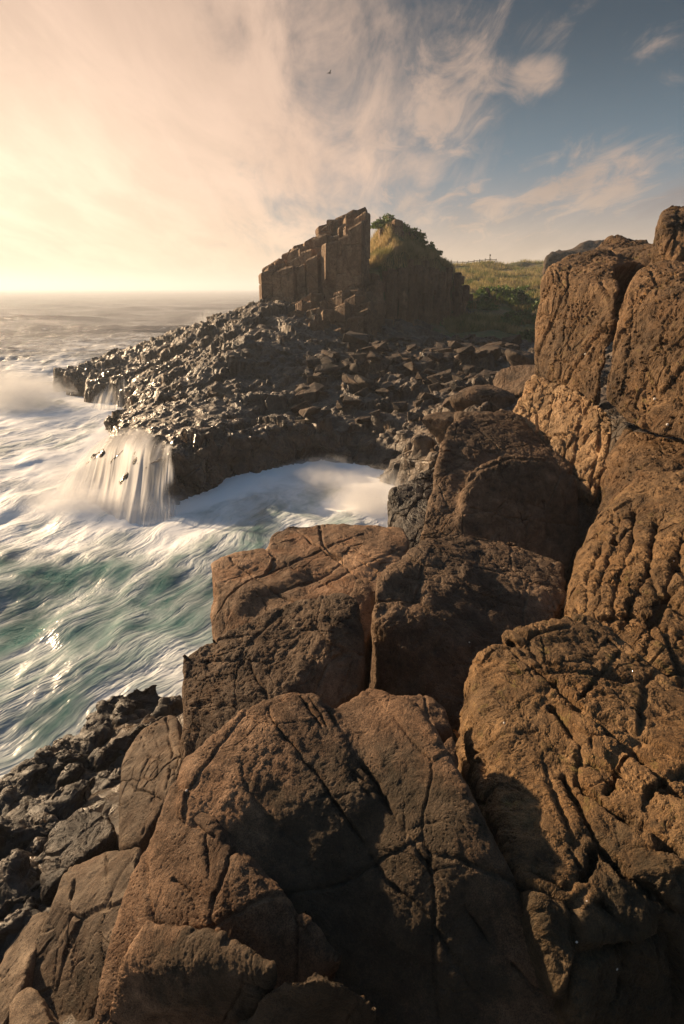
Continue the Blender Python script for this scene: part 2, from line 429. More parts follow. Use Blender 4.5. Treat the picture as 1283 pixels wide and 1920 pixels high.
# the great slab in front
boulder('boulder', 'largest front boulder, a domed brown slab with long parallel cracks, dark algae and painted-in shade', [
    ([(470, 1318, 2.25), (535, 1293, 2.33), (590, 1302, 2.3), (625, 1335, 2.2), (395, 1375, 2.1), (345, 1425, 2.0), (335, 1500, 1.8), (480, 1640, 1.5), (640, 1480, 1.85), (700, 1500, 1.75), (600, 1700, 1.40), (700, 1930, 1.12), (420, 1930, 1.12)], 1.3, .05, 1.0),
    ([(620, 1328, 2.25), (700, 1287, 2.36), (768, 1318, 2.22), (815, 1390, 1.98), (870, 1480, 1.72), (930, 1590, 1.50), (1000, 1740, 1.34), (1070, 1935, 1.1), (640, 1480, 1.84), (700, 1500, 1.80), (600, 1700, 1.42), (600, 1935, 1.12)], 1.3, .05, .97)],
    M_front, vox=.036, smooth=5, sub=2, lump=.035, seed=3,
    cracks=[([(500, 1325), (530, 1385), (620, 1500), (720, 1640), (800, 1730), (900, 1850)], .04, .014),
            ([(562, 1305), (600, 1365), (640, 1430), (695, 1490)], .045, .014), ([(580, 1312), (620, 1380), (665, 1445), (705, 1480)], .035, .012),
            ([(612, 1330), (660, 1400), (700, 1460), (760, 1560), (850, 1680), (950, 1800), (1010, 1870)], .075, .02),
            ([(445, 1390), (470, 1480), (560, 1600)], .02, .015), ([(705, 1480), (640, 1490), (600, 1500)], .02, .012),
            ([(880, 1660), (920, 1655), (950, 1650)], .03, .015), ([(870, 1690), (905, 1660)], .03, .012), ([(760, 1560), (830, 1545), (890, 1550)], .018, .014)],
    stain_shades=[(690, 1660, 1.42, .80, 1.1), (600, 1800, 1.15, .7, 1.1), (820, 1850, 1.08, .55, 1.1), (640, 1530, 1.68, .32, .9)])  # algae patch, widened to paint shade over the slab's near end
boulder('boulder', 'warm lit shoulder of rock sloping down on the left side of the largest front boulder', [
    ([(335, 1458, 1.95), (320, 1490, 1.9), (400, 1550, 1.66), (480, 1640, 1.45), (560, 1722, 1.34), (645, 1795, 1.22), (290, 1560, 1.75), (245, 1650, 1.6), (215, 1770, 1.38), (190, 1930, 1.15), (520, 1930, 1.06)], 1.2, .05, 1.05)],
    M_front, vox=.034, smooth=7, sub=2, lump=.04, seed=9,
    cracks=[([(395, 1745), (398, 1680), (430, 1600), (445, 1590)], .05, .016), ([(445, 1590), (490, 1640), (560, 1730), (600, 1780)], .03, .014), ([(330, 1640), (385, 1740)], .02, .012), ([(380, 1560), (392, 1640)], .03, .02),
            ([(340, 1480), (350, 1540), (400, 1560)], .03, .014)], stain_shades=[(600, 1850, 1.0, .5, 1.0), (400, 1850, 1.1, .3, .7)])
boulder('boulder', 'low humped boulder at the bottom edge in front of the warm lit shoulder', [
    ([(175, 1940, 1.12), (215, 1800, 1.24), (272, 1722, 1.33), (330, 1736, 1.28), (400, 1742, 1.24), (470, 1780, 1.16), (518, 1812, 1.1), (500, 1860, 1.10), (480, 1940, 1.06)], .9, .02, 1.03)],
    M_front, vox=.03, smooth=8, sub=2, lump=.04, seed=14, cracks=[([(360, 1745), (340, 1800), (350, 1850)], .03, .015)], stain_shades=[(400, 1880, 1.0, .5, 1.0), (250, 1900, 1.0, .4, .8)])  # painted shade that darkens the hump toward the bottom edge
boulder('boulder', 'dark rounded boulder at the bottom edge below the thin white crack', [
    ([(430, 1945, 1.02), (495, 1865, 1.05), (530, 1815, 1.08), (600, 1818, 1.06), (680, 1852, 1.0), (760, 1908, 1.0), (790, 1945, 1.0)], .8, .02, 1.02)],
    M_front, vox=.03, smooth=9, sub=2, lump=.035, seed=15, stain_shades=[(620, 1880, .98, .6, 1.1)])  # painted shade across most of this boulder
boulder('boulder', 'small rounded boulder wedged behind the right end of the largest front boulder', [
    ([(742, 1305, 2.55), (790, 1298, 2.6), (832, 1325, 2.5), (850, 1362, 2.35), (800, 1375, 2.25), (760, 1340, 2.4)], .55, .0, 1.0),
    ([(815, 1395, 2.15), (850, 1375, 2.25), (864, 1400, 2.15), (860, 1440, 2.0), (825, 1440, 1.98)], .5, .0, 1.0)],
    M_front, vox=.03, smooth=6, sub=2, lump=.03, lump_scale=3, seed=21)
boulder('boulder', 'big ochre boulder filling the lower right corner, split by a web of cracks', [
    ([(862, 1345, 2.62), (872, 1300, 2.72), (895, 1240, 2.8), (950, 1192, 2.95), (1010, 1172, 3.02), (1090, 1152, 3.2), (1150, 1195, 3.08), (1230, 1262, 2.72), (1320, 1320, 2.25), (900, 1450, 2.05), (955, 1560, 1.68), (1005, 1700, 1.32), (1075, 1890, 1.08),
      (1000, 1330, 2.5), (1060, 1470, 1.92), (1200, 1480, 1.84), (1320, 1600, 1.40), (1150, 1940, 1.12), (1330, 1940, 1.22)], 1.5, .05, .97)],
    M_wrink, vox=.036, smooth=5, sub=2, lump=.03, seed=5, ck=(1.5, 1.3),
    cracks=[([(955, 1200), (1020, 1265), (1090, 1330), (1160, 1385), (1230, 1450), (1290, 1500)], .07, .02), ([(1080, 1310), (1130, 1260), (1170, 1225), (1200, 1240)], .05, .018),
            ([(1040, 1330), (1090, 1400), (1080, 1470), (1150, 1520), (1225, 1560), (1290, 1600)], .06, .02), ([(1140, 1480), (1180, 1420), (1240, 1450)], .05, .016),
            ([(1010, 1180), (1020, 1225), (1075, 1240)], .04, .014), ([(1215, 1520), (1230, 1470), (1280, 1500)], .04, .016), ([(1060, 1460), (1120, 1580), (1200, 1660), (1290, 1720)], .06, .02),
            ([(960, 1640), (1060, 1670), (1100, 1640), (1110, 1590)], .05, .018), ([(980, 1500), (1010, 1560), (1090, 1620)], .035, .014), ([(1130, 1700), (1180, 1740), (1170, 1830), (1130, 1920)], .05, .018),
            ([(1100, 1240), (1150, 1300), (1190, 1330)], .04, .016), ([(1170, 1180), (1120, 1225), (1080, 1250)], .035, .015)],
    stain_shades=[(1200, 1830, 1.22, .75, 1.0), (1080, 1850, 1.12, .5, .95), (1250, 1650, 1.6, .45, .7)])  # shade painted into the colour of the lower, nearer part
boulder('boulder', 'tall wrinkled ochre rock face against the right edge of the picture', [
    ([(1065, 1100, 4.3), (1100, 1000, 5.4), (1128, 955, 5.9), (1205, 902, 5.9), (1330, 868, 5.6), (1090, 1150, 3.95), (1150, 1182, 3.65), (1215, 1245, 3.25), (1330, 1330, 2.85), (1180, 1010, 4.75), (1330, 985, 4.3)], 1.5, .2, 1.0)],
    M_wrink, vox=.05, smooth=7, sub=2, lump=.05, seed=6, ck=(1.7, 1.7),
    cracks=[([(1190, 960), (1180, 1040), (1150, 1110), (1150, 1170)], .07, .03), ([(1230, 980), (1215, 1060), (1190, 1120), (1170, 1180)], .07, .03), ([(1283, 1000), (1255, 1090), (1225, 1170), (1215, 1230)], .08, .03),
            ([(1130, 1010), (1105, 1080), (1100, 1140)], .05, .025), ([(1160, 980), (1140, 1050), (1120, 1120)], .05, .025), ([(1190, 1110), (1240, 1120), (1283, 1150)], .05, .025), ([(1225, 1170), (1283, 1200)], .05, .02), ([(1100, 1080), (1160, 1100), (1200, 1100)], .03, .02)])
boulder('boulder', 'broad dark fibrous block in the middle with its left edge lit, beside a deep cleft', [
    ([(700, 1135, 4.1), (702, 1090, 4.35), (735, 1050, 4.75), (780, 1025, 5.1), (850, 990, 5.7), (960, 1010, 5.6), (1062, 1055, 5.1), (1068, 1112, 4.5), (890, 1205, 3.8), (790, 1150, 4.1), (708, 1250, 3.85), (750, 1292, 3.65), (860, 1345, 3.35), (1000, 1230, 3.75)], 1.2, .1, 1.0)],
    M_mid, vox=.05, smooth=6, sub=2, lump=.06, seed=8,
    cracks=[([(800, 1010), (870, 1000), (960, 1020), (1060, 1070)], .06, .03), ([(880, 1060), (960, 1080), (1040, 1100)], .03, .02), ([(960, 1010), (955, 1060)], .04, .02), ([(760, 1080), (860, 1100), (980, 1140)], .03, .03)])
boulder('boulder', 'dark rough block sloping toward the front, left of the deep cleft and above the water', [
    ([(340, 1225, 3.65), (392, 1196, 3.8), (450, 1165, 3.9), (510, 1136, 4.05), (560, 1119, 4.15), (640, 1114, 4.15), (667, 1124, 4.05), (672, 1190, 3.75), (677, 1295, 3.35), (338, 1430, 2.95), (345, 1380, 3.05), (600, 1345, 3.1), (480, 1380, 2.9)], 1.1, .05, 1.0)],
    M_mid, vox=.045, smooth=5, sub=2, lump=.05, seed=10, cracks=[([(470, 1240), (480, 1270), (500, 1310)], .04, .018), ([(380, 1240), (440, 1240), (500, 1170), (530, 1140)], .03, .03), ([(560, 1120), (620, 1160), (670, 1180)], .03, .02)])
boulder('boulder', 'flat reddish slab jutting out over the sea, crossed by straight joints', [
    ([(392, 1052, 6.1), (430, 1040, 6.3), (497, 1026, 6.6), (600, 1030, 6.5), (720, 1080, 5.8), (765, 1035, 6.5), (700, 1120, 5.25), (500, 1180, 4.9), (405, 1195, 5.0), (398, 1090, 5.6)], 1.7, .0, 1.0),
    ([(497, 1024, 6.65), (505, 1000, 7.0), (545, 976, 7.4), (640, 978, 7.4), (755, 990, 7.2), (765, 1030, 6.5), (690, 1060, 6.0), (600, 1030, 6.4), (540, 1010, 6.8)], 1.8, .0, 1.0)],
    M_red, vox=.055, smooth=4, sub=2, lump=.06, seed=11,
    cracks=[([(540, 985), (600, 1025), (660, 1075), (695, 1120)], .07, .025), ([(430, 1045), (480, 1085), (520, 1110), (560, 1135)], .07, .025), ([(500, 1040), (560, 1070), (640, 1110)], .06, .025), ([(600, 985), (605, 1020), (640, 1050)], .06, .03),
            ([(480, 1090), (540, 1060), (600, 1030), (680, 1000)], .05, .03), ([(600, 1100), (680, 1060), (750, 1030)], .05, .03), ([(400, 1100), (450, 1080), (480, 1090)], .04, .025), ([(497, 1024), (560, 1010)], .05, .02), ([(520, 1110), (600, 1085), (640, 1060)], .05, .04)])
boulder('boulder', 'reddish block wedged in the deep cleft behind the dark rough block', [
    ([(650, 1120, 4.7), (668, 1075, 5.1), (700, 1100, 4.9), (702, 1180, 4.4), (675, 1230, 4.2)], 1.0, 0, 1.0)], M_red, vox=.05, smooth=5, sub=2, lump=.04, seed=12)
boulder('boulder', 'large brown block with a reddish flat top, below the pale lit wall', [
    ([(836, 795, 9.9), (870, 778, 10.4), (960, 764, 11.0), (978, 830, 9.9), (1075, 880, 8.8), (900, 868, 9.0), (825, 850, 9.1), (808, 930, 8.3), (788, 1005, 7.7), (870, 1010, 7.5)], 1.6, .3, 1.0),
    ([(866, 925, 8.15), (880, 890, 8.3), (905, 868, 8.45), (960, 852, 8.6), (1035, 862, 8.45), (1080, 892, 8.2), (1086, 985, 7.75), (1066, 1060, 7.3), (960, 1030, 7.4), (855, 1000, 7.6)], 1.6, .3, 1.0)],
    M_mid, vox=.06, smooth=4, sub=2, lump=.05, lump_scale=1.2, seed=13,
    cracks=[([(866, 920), (890, 885), (960, 858), (1040, 868)], .05, .05), ([(970, 940), (990, 1000), (985, 1030)], .06, .03), ([(860, 950), (960, 970), (1080, 985)], .04, .03), ([(840, 830), (900, 845), (960, 850)], .04, .04), ([(1020, 940), (1030, 1010)], .05, .03)])
boulder('boulder', 'small dark block standing in the white water left of the brown block', [
    ([(725, 958, 9.0), (735, 912, 9.4), (800, 882, 9.8), (845, 868, 10.0), (840, 1000, 8.0), (790, 1030, 7.8), (757, 1025, 8.0), (727, 985, 8.6)], 2.4, .0, 1.05)],
    M_wet, vox=.08, smooth=5, sub=2, lump=.08, seed=16)
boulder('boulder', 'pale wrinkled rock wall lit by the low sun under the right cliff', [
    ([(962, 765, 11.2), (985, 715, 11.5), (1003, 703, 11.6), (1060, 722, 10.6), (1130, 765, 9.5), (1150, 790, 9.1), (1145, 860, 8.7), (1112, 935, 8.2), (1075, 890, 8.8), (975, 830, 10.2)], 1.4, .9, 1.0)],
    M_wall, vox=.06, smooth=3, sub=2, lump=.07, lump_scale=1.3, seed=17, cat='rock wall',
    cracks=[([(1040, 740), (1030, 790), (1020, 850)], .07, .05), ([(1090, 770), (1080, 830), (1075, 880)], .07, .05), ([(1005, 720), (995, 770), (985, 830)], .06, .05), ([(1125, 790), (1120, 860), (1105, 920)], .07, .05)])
boulder('boulder', 'dark recessed rock at the foot of the pale lit wall, beside the brown block', [
    ([(1070, 890, 9.3), (1110, 940, 8.6), (1125, 930, 8.6), (1110, 1000, 7.9), (1064, 1075, 7.4), (1050, 1060, 7.7)], 1.5, .6, 1.0)], M_mid, vox=.07, smooth=4, sub=1, lump=.06, seed=29)
boulder('boulder', 'tall honeycombed cliff block on the right, left of the vertical cleft', [
    ([(1002, 700, 11.8), (1003, 640, 12.0), (1012, 570, 12.2), (1020, 527, 12.3), (1034, 503, 12.5), (1075, 490, 12.6), (1150, 500, 11.4), (1158, 545, 10.4), (1142, 640, 10.0), (1118, 757, 9.7), (1060, 726, 10.7)], .6, 2.2, 1.0),
    ([(1034, 503, 12.6), (1075, 478, 13.2), (1140, 470, 13.2), (1200, 490, 12.2), (1150, 500, 11.5)], 1.0, 1.5, 1.0)],
    M_cliff, vox=.065, smooth=3, sub=2, lump=.08, lump_scale=1.1, seed=18, cat='cliff block',
    cracks=[([(1070, 500), (1060, 600), (1050, 700)], .06, .06), ([(1012, 590), (1080, 600), (1140, 620)], .08, .06), ([(1005, 660), (1080, 690), (1140, 700)], .05, .05)])
boulder('boulder', 'massive overhanging cliff block at the right edge, right of the vertical cleft', [
    ([(1180, 540, 9.3), (1200, 508, 9.6), (1240, 494, 9.6), (1340, 482, 9.0), (1340, 560, 7.6), (1164, 640, 8.8), (1132, 752, 8.6), (1150, 772, 8.3), (1210, 812, 7.6), (1340, 850, 6.7), (1250, 640, 8.1)], .25, 2.2, 1.0)],
    M_cliff, vox=.06, smooth=3, sub=2, lump=.07, lump_scale=1.1, seed=19, cat='cliff block',
    cracks=[([(1160, 650), (1220, 640), (1283, 650)], .05, .05), ([(1190, 540), (1180, 640), (1165, 740)], .05, .05)])
boulder('boulder', 'shaded rock ledge under the overhanging cliff block with rusty wet staining', [
    ([(1172, 800, 8.9), (1146, 850, 8.4), (1128, 920, 7.8), (1115, 985, 7.2), (1200, 835, 8.0), (1230, 828, 8.2), (1340, 852, 7.5), (1340, 890, 6.7), (1210, 905, 6.8)], 1.5, .9, 1.0)],
    M_cliff, vox=.06, smooth=3, sub=2, lump=.06, seed=20, cat='rock ledge')
boulder('boulder', 'upper cliff rock with dark scrub on top, behind the honeycombed blocks', [
    ([(1100, 480, 14), (1128, 458, 14.5), (1150, 443, 14.5), (1215, 446, 14), (1240, 470, 13.2), (1340, 485, 11), (1240, 500, 12.0), (1130, 510, 12.8)], 1.6, 1.5, 1.05)],
    M_cliff, vox=.10, smooth=3, sub=2, lump=.12, lump_scale=.8, seed=22, cat='cliff block')
boulder('boulder', 'topmost square rock at the right edge against the blue sky', [
    ([(1224, 462, 10.6), (1232, 440, 10.8), (1243, 398, 11), (1262, 388, 11), (1340, 375, 10.6), (1340, 490, 9.8), (1262, 487, 10), (1236, 415, 10.6)], .5, 1.5, 1.0)],
    M_cliff, vox=.07, smooth=4, sub=2, lump=.08, seed=23, cat='cliff block', cracks=[([(1240, 425), (1283, 420)], .08, .04), ([(1270, 395), (1265, 480)], .06, .04)])

# left wet rocks
boulder('boulder', 'pale cracked slab standing upright at the left between wet rocks and the dark block', [
    ([(232, 1420, 3.45), (262, 1370, 3.7), (315, 1338, 3.9), (335, 1335, 3.9), (345, 1430, 3.15), (330, 1470, 2.9), (262, 1580, 2.6), (225, 1590, 2.65), (228, 1500, 3.0)], 1.2, .0, 1.05)],
    M_pale, vox=.04, smooth=4, sub=2, lump=.03, seed=24, cat='rock slab',
    cracks=[([(310, 1345), (325, 1420), (310, 1480)], .05, .02), ([(262, 1370), (280, 1420), (255, 1480)], .04, .016), ([(280, 1420), (330, 1440)], .03, .014), ([(240, 1470), (300, 1500)], .03, .014), ([(290, 1370), (300, 1420), (285, 1500), (270, 1570)], .04, .016)])
boulder('boulder', 'long pale slab at the lower left with one long straight crack', [
    ([(268, 1580, 2.5), (195, 1590, 2.55), (118, 1625, 2.45), (95, 1690, 2.2), (50, 1800, 1.95), (10, 1940, 1.66), (160, 1940, 1.56), (235, 1760, 1.85), (250, 1650, 2.2)], 1.2, .0, 1.05)],
    M_pale, vox=.036, smooth=5, sub=2, lump=.03, seed=25, cat='rock slab',
    cracks=[([(146, 1612), (130, 1720), (115, 1820), (88, 1940)], .06, .016), ([(200, 1600), (210, 1700), (170, 1800)], .02, .015)], stain_shades=[(100, 1900, 1.5, .6, .8)])  # painted shade at the slab's near end
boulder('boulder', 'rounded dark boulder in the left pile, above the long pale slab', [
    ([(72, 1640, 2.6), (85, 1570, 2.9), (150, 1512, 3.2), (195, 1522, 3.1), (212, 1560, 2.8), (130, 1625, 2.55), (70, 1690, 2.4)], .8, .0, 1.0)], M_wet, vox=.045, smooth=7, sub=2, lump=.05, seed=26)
boulder('boulder', 'narrow dark slab leaning along the lower left edge', [
    ([(100, 1690, 2.3), (60, 1700, 2.35), (10, 1780, 2.1), (-40, 1940, 1.6), (0, 1940, 1.55), (40, 1850, 1.75)], 1.0, .0, 1.0)], M_pale, vox=.045, smooth=5, sub=2, lump=.03, seed=27, cat='rock slab')
boulder('boulder', 'small pale stone in the bottom left corner', [
    ([(15, 1880, 1.55), (50, 1845, 1.62), (85, 1870, 1.55), (110, 1920, 1.4), (70, 1945, 1.35), (10, 1945, 1.38)], .5, .0, 1.0)], M_pale, vox=.035, smooth=7, sub=2, lump=.03, seed=28)

def chunk(seed, n=16, sx=1.0, sy=.8, sz=.6, vox=.09, smooth=3, sub=1, lump=.05):
    r = np.random.default_rng(seed)
    p = r.normal(size=(n, 3)); p /= np.linalg.norm(p, axis=1)[:, None]
    p = np.sign(p) * np.abs(p) ** .6
    p *= np.array([sx, sy, sz]) * .5 * (.8 + .4 * r.random((n, 1)))
    bm = bmesh.new(); hull_bm(bm, [Vector(q) for q in p])
    me = bpy.data.meshes.new('rock'); bm.to_mesh(me); bm.free()
    me = evaluated(me, [('REMESH', dict(mode='VOXEL', voxel_size=vox)), ('SMOOTH', dict(factor=.5, iterations=smooth))] + ([('SUBSURF', dict(levels=sub, render_levels=sub))] if sub else []))
    co = get_co(me); no = get_no(me)
    set_co(me, co + no * (lump * fbm(co * 3, 3, seed))[:, None])
    fattr(me, 'stain', np.zeros(len(co)))
    me.polygons.foreach_set('use_smooth', np.full(len(me.polygons), True))
    return me

# ------------------------------------------------------------------ shore: one terrain sheet
def T(py): return -px_dir(0, py).z / px_dir(0, py).y
coast_px = [(1000, 1000), (820, 990), (735, 975), (725, 935), (665, 905), (615, 882), (570, 880), (515, 893), (470, 915), (440, 926), (390, 940), (345, 952), (255, 958), (200, 940), (150, 905),
            (150, 870), (195, 800), (240, 772), (200, 768), (160, 755), (125, 742), (100, 738), (88, 728)]
coast = [PZ(a, b, 0.0).xy[:] for a, b in coast_px]
coast += [(-19.5, 33.5), (-17, 36.5), (-12, 38.5), (-8, 40.5), (-7.2, 44), (-6, 52), (2, 60), (40, 120), (120, 160), (200, 100), (60, -20), (-6, -20), (-6.5, -2)]
coast += [PZ(a, b, 0.0).xy[:] for a, b in [(-120, 1560), (-60, 1500), (0, 1455), (60, 1430), (130, 1380), (150, 1345), (200, 1322), (280, 1310), (335, 1290), (345, 1230), (430, 1180), (600, 1120)]]
coast += [(3.5, 8.3), (3.2, 9.5)]
CO = np.array(coast)
def sdist(x, y):
    p = np.stack([x, y], 1); d = np.full(len(x), 1e9); inside = np.zeros(len(x), bool)
    n = len(CO)
    for i in range(n):
        a = CO[i]; b = CO[(i + 1) % n]; ab = b - a
        t = np.clip(((p - a) @ ab) / max(ab @ ab, 1e-9), 0, 1)
        d = np.minimum(d, np.hypot(p[:, 0] - a[0] - t * ab[0], p[:, 1] - a[1] - t * ab[1]))
        c = ((a[1] > y) != (b[1] > y))
        with np.errstate(divide='ignore', invalid='ignore'):
            xi = (b[0] - a[0]) * (y - a[1]) / (b[1] - a[1] + 1e-12) + a[0]
        inside ^= c & (x < xi)
    return np.where(inside, d, -d)
ctrl = []
def cp(px, py, z): v = PZ(px, py, z); ctrl.append((v.x, v.y, z))
for a in [(345, 830, 1.5), (400, 800, 1.5), (300, 760, 1.45), (230, 775, .8), (180, 840, .6), (440, 850, 1.15), (520, 845, .85), (600, 850, .55), (660, 855, .6), (740, 850, .9), (640, 810, 1.0), (600, 760, 1.55), (700, 760, 1.6), (800, 790, 2.3),
          (450, 740, 1.8), (520, 690, 2.5), (620, 690, 2.5), (760, 690, 2.6), (880, 690, 2.7), (950, 680, 2.9), (760, 650, 2.8), (900, 645, 3.0), (300, 690, 1.9), (200, 700, 1.1), (120, 700, 1.3),
          (860, 850, 2.4), (130, 682, 1.3), (250, 648, 2.4), (330, 625, 3.2), (400, 604, 4.0), (450, 585, 4.6), (495, 565, 5.2), (400, 660, 2.9), (470, 640, 3.6), (560, 650, 3.2), (360, 720, 2.0)]:
    cp(*a)
ctrl += [(6, 12, 2.6), (9, 12, 3.4), (9, 16, 3.2), (12, 20, 3.4), (14, 28, 2.9), (14, 36, 2.5), (4, 8, 2.0), (6, 7, 2.2), (7, 4, 2.4), (2, 3, 2.0), (0, 4, 1.6), (-1, 5, 1.2), (-1, 6.5, .8), (0, 0, 2.6), (4, 0, 2.8),
         (-2, 2, 1.7), (-3, 3, 1.2), (-2.5, 4.6, .7), (-4, 3.4, .7), (-4, 1, 1.2), (10, 44, 2.2), (20, 30, 4), (20, 44, 3), (-2, 44, 4), (4, 46, 4.5), (14, 8, 4), (14, 0, 4), (-6, 42, 4.5), (-12, 40, 1)]
CT = np.array(ctrl)
def tps_fit(pts, lam=.4):
    n = len(pts); d = np.hypot(pts[:, None, 0] - pts[None, :, 0], pts[:, None, 1] - pts[None, :, 1])
    K = np.where(d > 0, d * d * np.log(d + 1e-12), 0) + lam * np.eye(n)
    Q = np.c_[np.ones(n), pts[:, :2]]
    A = np.block([[K, Q], [Q.T, np.zeros((3, 3))]])
    return np.linalg.solve(A, np.r_[pts[:, 2], 0, 0, 0])
TW = tps_fit(CT)
def tps(x, y):
    r = TW[-3] + TW[-2] * x + TW[-1] * y
    for (a, b, _), c in zip(CT, TW[:-3]):
        d2 = (x - a) ** 2 + (y - b) ** 2 + 1e-9
        r += c * .5 * d2 * np.log(d2)
    return r
def blocks(x, y, seed):
    """jointed basalt: tilted cells at three sizes"""
    wx = x + .35 * fbm(np.stack([x * .7, y * .7, 0 * x], 1), 2, seed); wy = y + .35 * fbm(np.stack([x * .7, y * .7, 0 * x + 9], 1), 2, seed + 1)
    z = 0
    for sc, hh, tl in ((.62, .42, .75), (1.5, .22, .52), (3.4, .09, .32)):
        f1, f2, ca, cb, dx, dy = cells2(wx * sc * .8 + wy * .35 * sc, wy * sc * 1.0 - wx * .2 * sc, seed + int(sc * 10))
        h = h3(ca, cb, ca * 0, seed + 5) - .5
        tx = h3(ca, cb, ca * 0 + 1, seed + 5) - .5; ty = h3(ca, cb, ca * 0 + 2, seed + 5) - .3
        edge = np.clip((f2 - f1) / .09, 0, 1)
        z = z + hh * h + tl / sc * (tx * dx + ty * dy) - hh * .32 * (1 - edge)
    return z
FALL = PZ(228, 865, 0)
def ground(x, y, rough=True):
    base = tps(x, y)
    sd_ = sdist(x, y)
    sdw = sd_ + .45 * fbm(np.stack([x * .9, y * .9, 0 * x], 1), 3, 61)
    wdt = np.interp(x, [-12, -5, -2, 2], [.9, 1.1, 1.7, 2.4]) * np.interp(y, [8, 11, 30, 34], [.6, 1, 1, .7])
    rise = np.clip(sdw / wdt, 0, 1); rise = rise * rise * (3 - 2 * rise)
    z = np.clip(base, .3, 9) * rise - 1.2 * (1 - rise)
    if rough:
        amp = np.clip((y - 2) / 6, .5, 1.0) * np.clip((np.hypot(x - FALL.x, y - FALL.y) - 2.4) / 2.2, .45, 1)
        z = z + .10 * fbm(np.stack([x * 3.1, y * 3.1, 0 * x], 1), 3, 15) + blocks(x, y, 5) * amp * np.clip(.5 + sdw * .5, .2, 1) * .62
    return z, sdw
def hide_below(x, y, z):
    return z
gx = np.concatenate([np.arange(-21, 16, .065), np.arange(16, 26, .3)])
gy = np.concatenate([np.arange(-3, 11, .11), np.arange(11, 30, .065), np.arange(30, 47, .09)])
GX, GY = np.meshgrid(gx, gy)
gz, gs = ground(GX.ravel(), GY.ravel())
GZ = gz.reshape(GX.shape)
keep = (gs.reshape(GX.shape) > -1.2)
me, used = grid_mesh(GX, GY, GZ, 'rock_shelf', keep)
co = get_co(me); no = get_no(me)
steep = np.clip((.80 - no[:, 2]) / .35, 0, 1) * (co[:, 1] > 8)
a_ = co[:, 0] * .8 + co[:, 1] * .6; b_ = co[:, 2] * 1.1 + .3 * fbm(co * .9, 2, 77)
kn = 0
for sc, am in ((.9, .30), (2.2, .16), (5.0, .06)):
    f1, f2, ca, cb, dx, dy = cells2(a_ * sc + .3 * b_, b_ * sc - (co[:, 0] - co[:, 1]) * .25 * sc, 90 + int(sc))
    kn = kn + am * ((h3(ca, cb, ca * 0, 8) - .5) + .5 * (dx * (h3(ca, cb, ca * 0, 9) - .5) + dy * h3(ca, cb, ca * 0, 10)) - .5 * (1 - np.clip((f2 - f1) / .18, 0, 1)))
fc_ = PZ(235, 870, 0); kn = kn * np.clip((np.hypot(co[:, 0] - fc_.x, co[:, 1] - fc_.y) - 2.6) / 1.8, .35, 1)
set_co(me, co + no * (steep * kn)[:, None])
wet_ = np.clip(1.25 - (sdist(co[:, 0], co[:, 1]) - 1.0) / 4.5, .0, 1) * np.clip((3.2 - co[:, 2]) / 1.2, 0, 1)
wet_ = np.maximum(wet_ * np.interp(co[:, 0], [-4, 0, 3], [1, .6, .25]), .12)
fattr(me, 'stain', np.zeros(len(me.vertices))); fattr(me, 'wet', wet_)
shelf = link('rock_shelf', me, M_shelf); prop(shelf, kind='structure')
shelf['label'] = 'dark wet rock platform between the headland and the sea'
def gz_at(x, y):
    z, _ = ground(np.array([float(x)]), np.array([float(y)]), False); return float(z[0])

# ------------------------------------------------------------------ headland of jointed columns
def column_field(cells, seed, seg=(.7, 1.7), jitter=.05, gap=.94, sides=(5, 6, 6), rot=.2, tilt=(0, -.12)):
    """cells: (x, y, z0, z1, r). stacked hexagonal drums with worn, tilted tops"""
    r = random.Random(seed); V = []; F = []
    for (x, y, z0, z1, rad) in cells:
        z = z0; ns = r.choice(sides); ph = rot + r.gauss(0, .07)
        lean = (r.gauss(0, .012), r.gauss(0, .012))
        rads = [rad * r.uniform(.86, 1.12) for _ in range(ns)]
        while z < z1 - .05:
            h = min(r.uniform(*seg), z1 - z)
            if z1 - z - h < .35: h = z1 - z
            jx, jy = r.gauss(0, jitter * .5), r.gauss(0, jitter); sc = gap * r.uniform(.93, 1.05)
            last = z + h >= z1 - .01
            b = len(V)
            tx, ty = (r.gauss(tilt[0], .10), r.gauss(tilt[1], .10)) if last else (r.gauss(0, .05), r.gauss(0, .05))
            rows = [(0, .93), (.07, 1.0), (max(h - .10, .1), r.uniform(.96, 1.02)), (h, .88)]
            for dz, s in rows:
                for k in range(ns):
                    a = ph + k * 2 * math.pi / ns
                    dx, dy = math.cos(a) * rads[k] * sc * s, math.sin(a) * rads[k] * sc * s
                    zz = z + dz + ((tx * dx + ty * dy) if dz > .07 else 0)
                    V.append((x + jx + dx + lean[0] * (zz - z0), y + jy + dy + lean[1] * (zz - z0), zz))
            for q in range(3):
                for k in range(ns):
                    F.append((b + q * ns + k, b + q * ns + (k + 1) % ns, b + (q + 1) * ns + (k + 1) % ns, b + (q + 1) * ns + k))
            F.append(tuple(b + 3 * ns + k for k in range(ns)))
            z += h
    me = bpy.data.meshes.new('columns'); me.from_pydata(V, [], F); me.update(); me.polygons.foreach_set('use_smooth', np.zeros(len(F), bool))
    fattr(me, 'stain', np.zeros(len(me.vertices)))
    return me
def lerp_tab(x, tab):
    return float(np.interp(x, [a for a, _ in tab], [b for _, b in tab]))
def hexgrid(x0, x1, y0, y1, s, r):
    y = y0; j = 0
    while y < y1:
        x = x0 + (s / 2 if j % 2 else 0)
        while x < x1:
            yield x + r.uniform(-.12, .12) * s, y + r.uniform(-.12, .12) * s
            x += s
        y += s * .86; j += 1
def xa(px, Y): return P(px, 541, Y).x
def za(py, Y): return P(641, py, Y).z
YS = 39.0
crest_px = [(497, 497), (520, 488), (538, 484), (540, 470), (560, 462), (585, 452), (588, 444), (600, 436), (603, 425), (620, 416), (650, 402), (655, 401), (657, 404), (676, 400), (680, 401)]
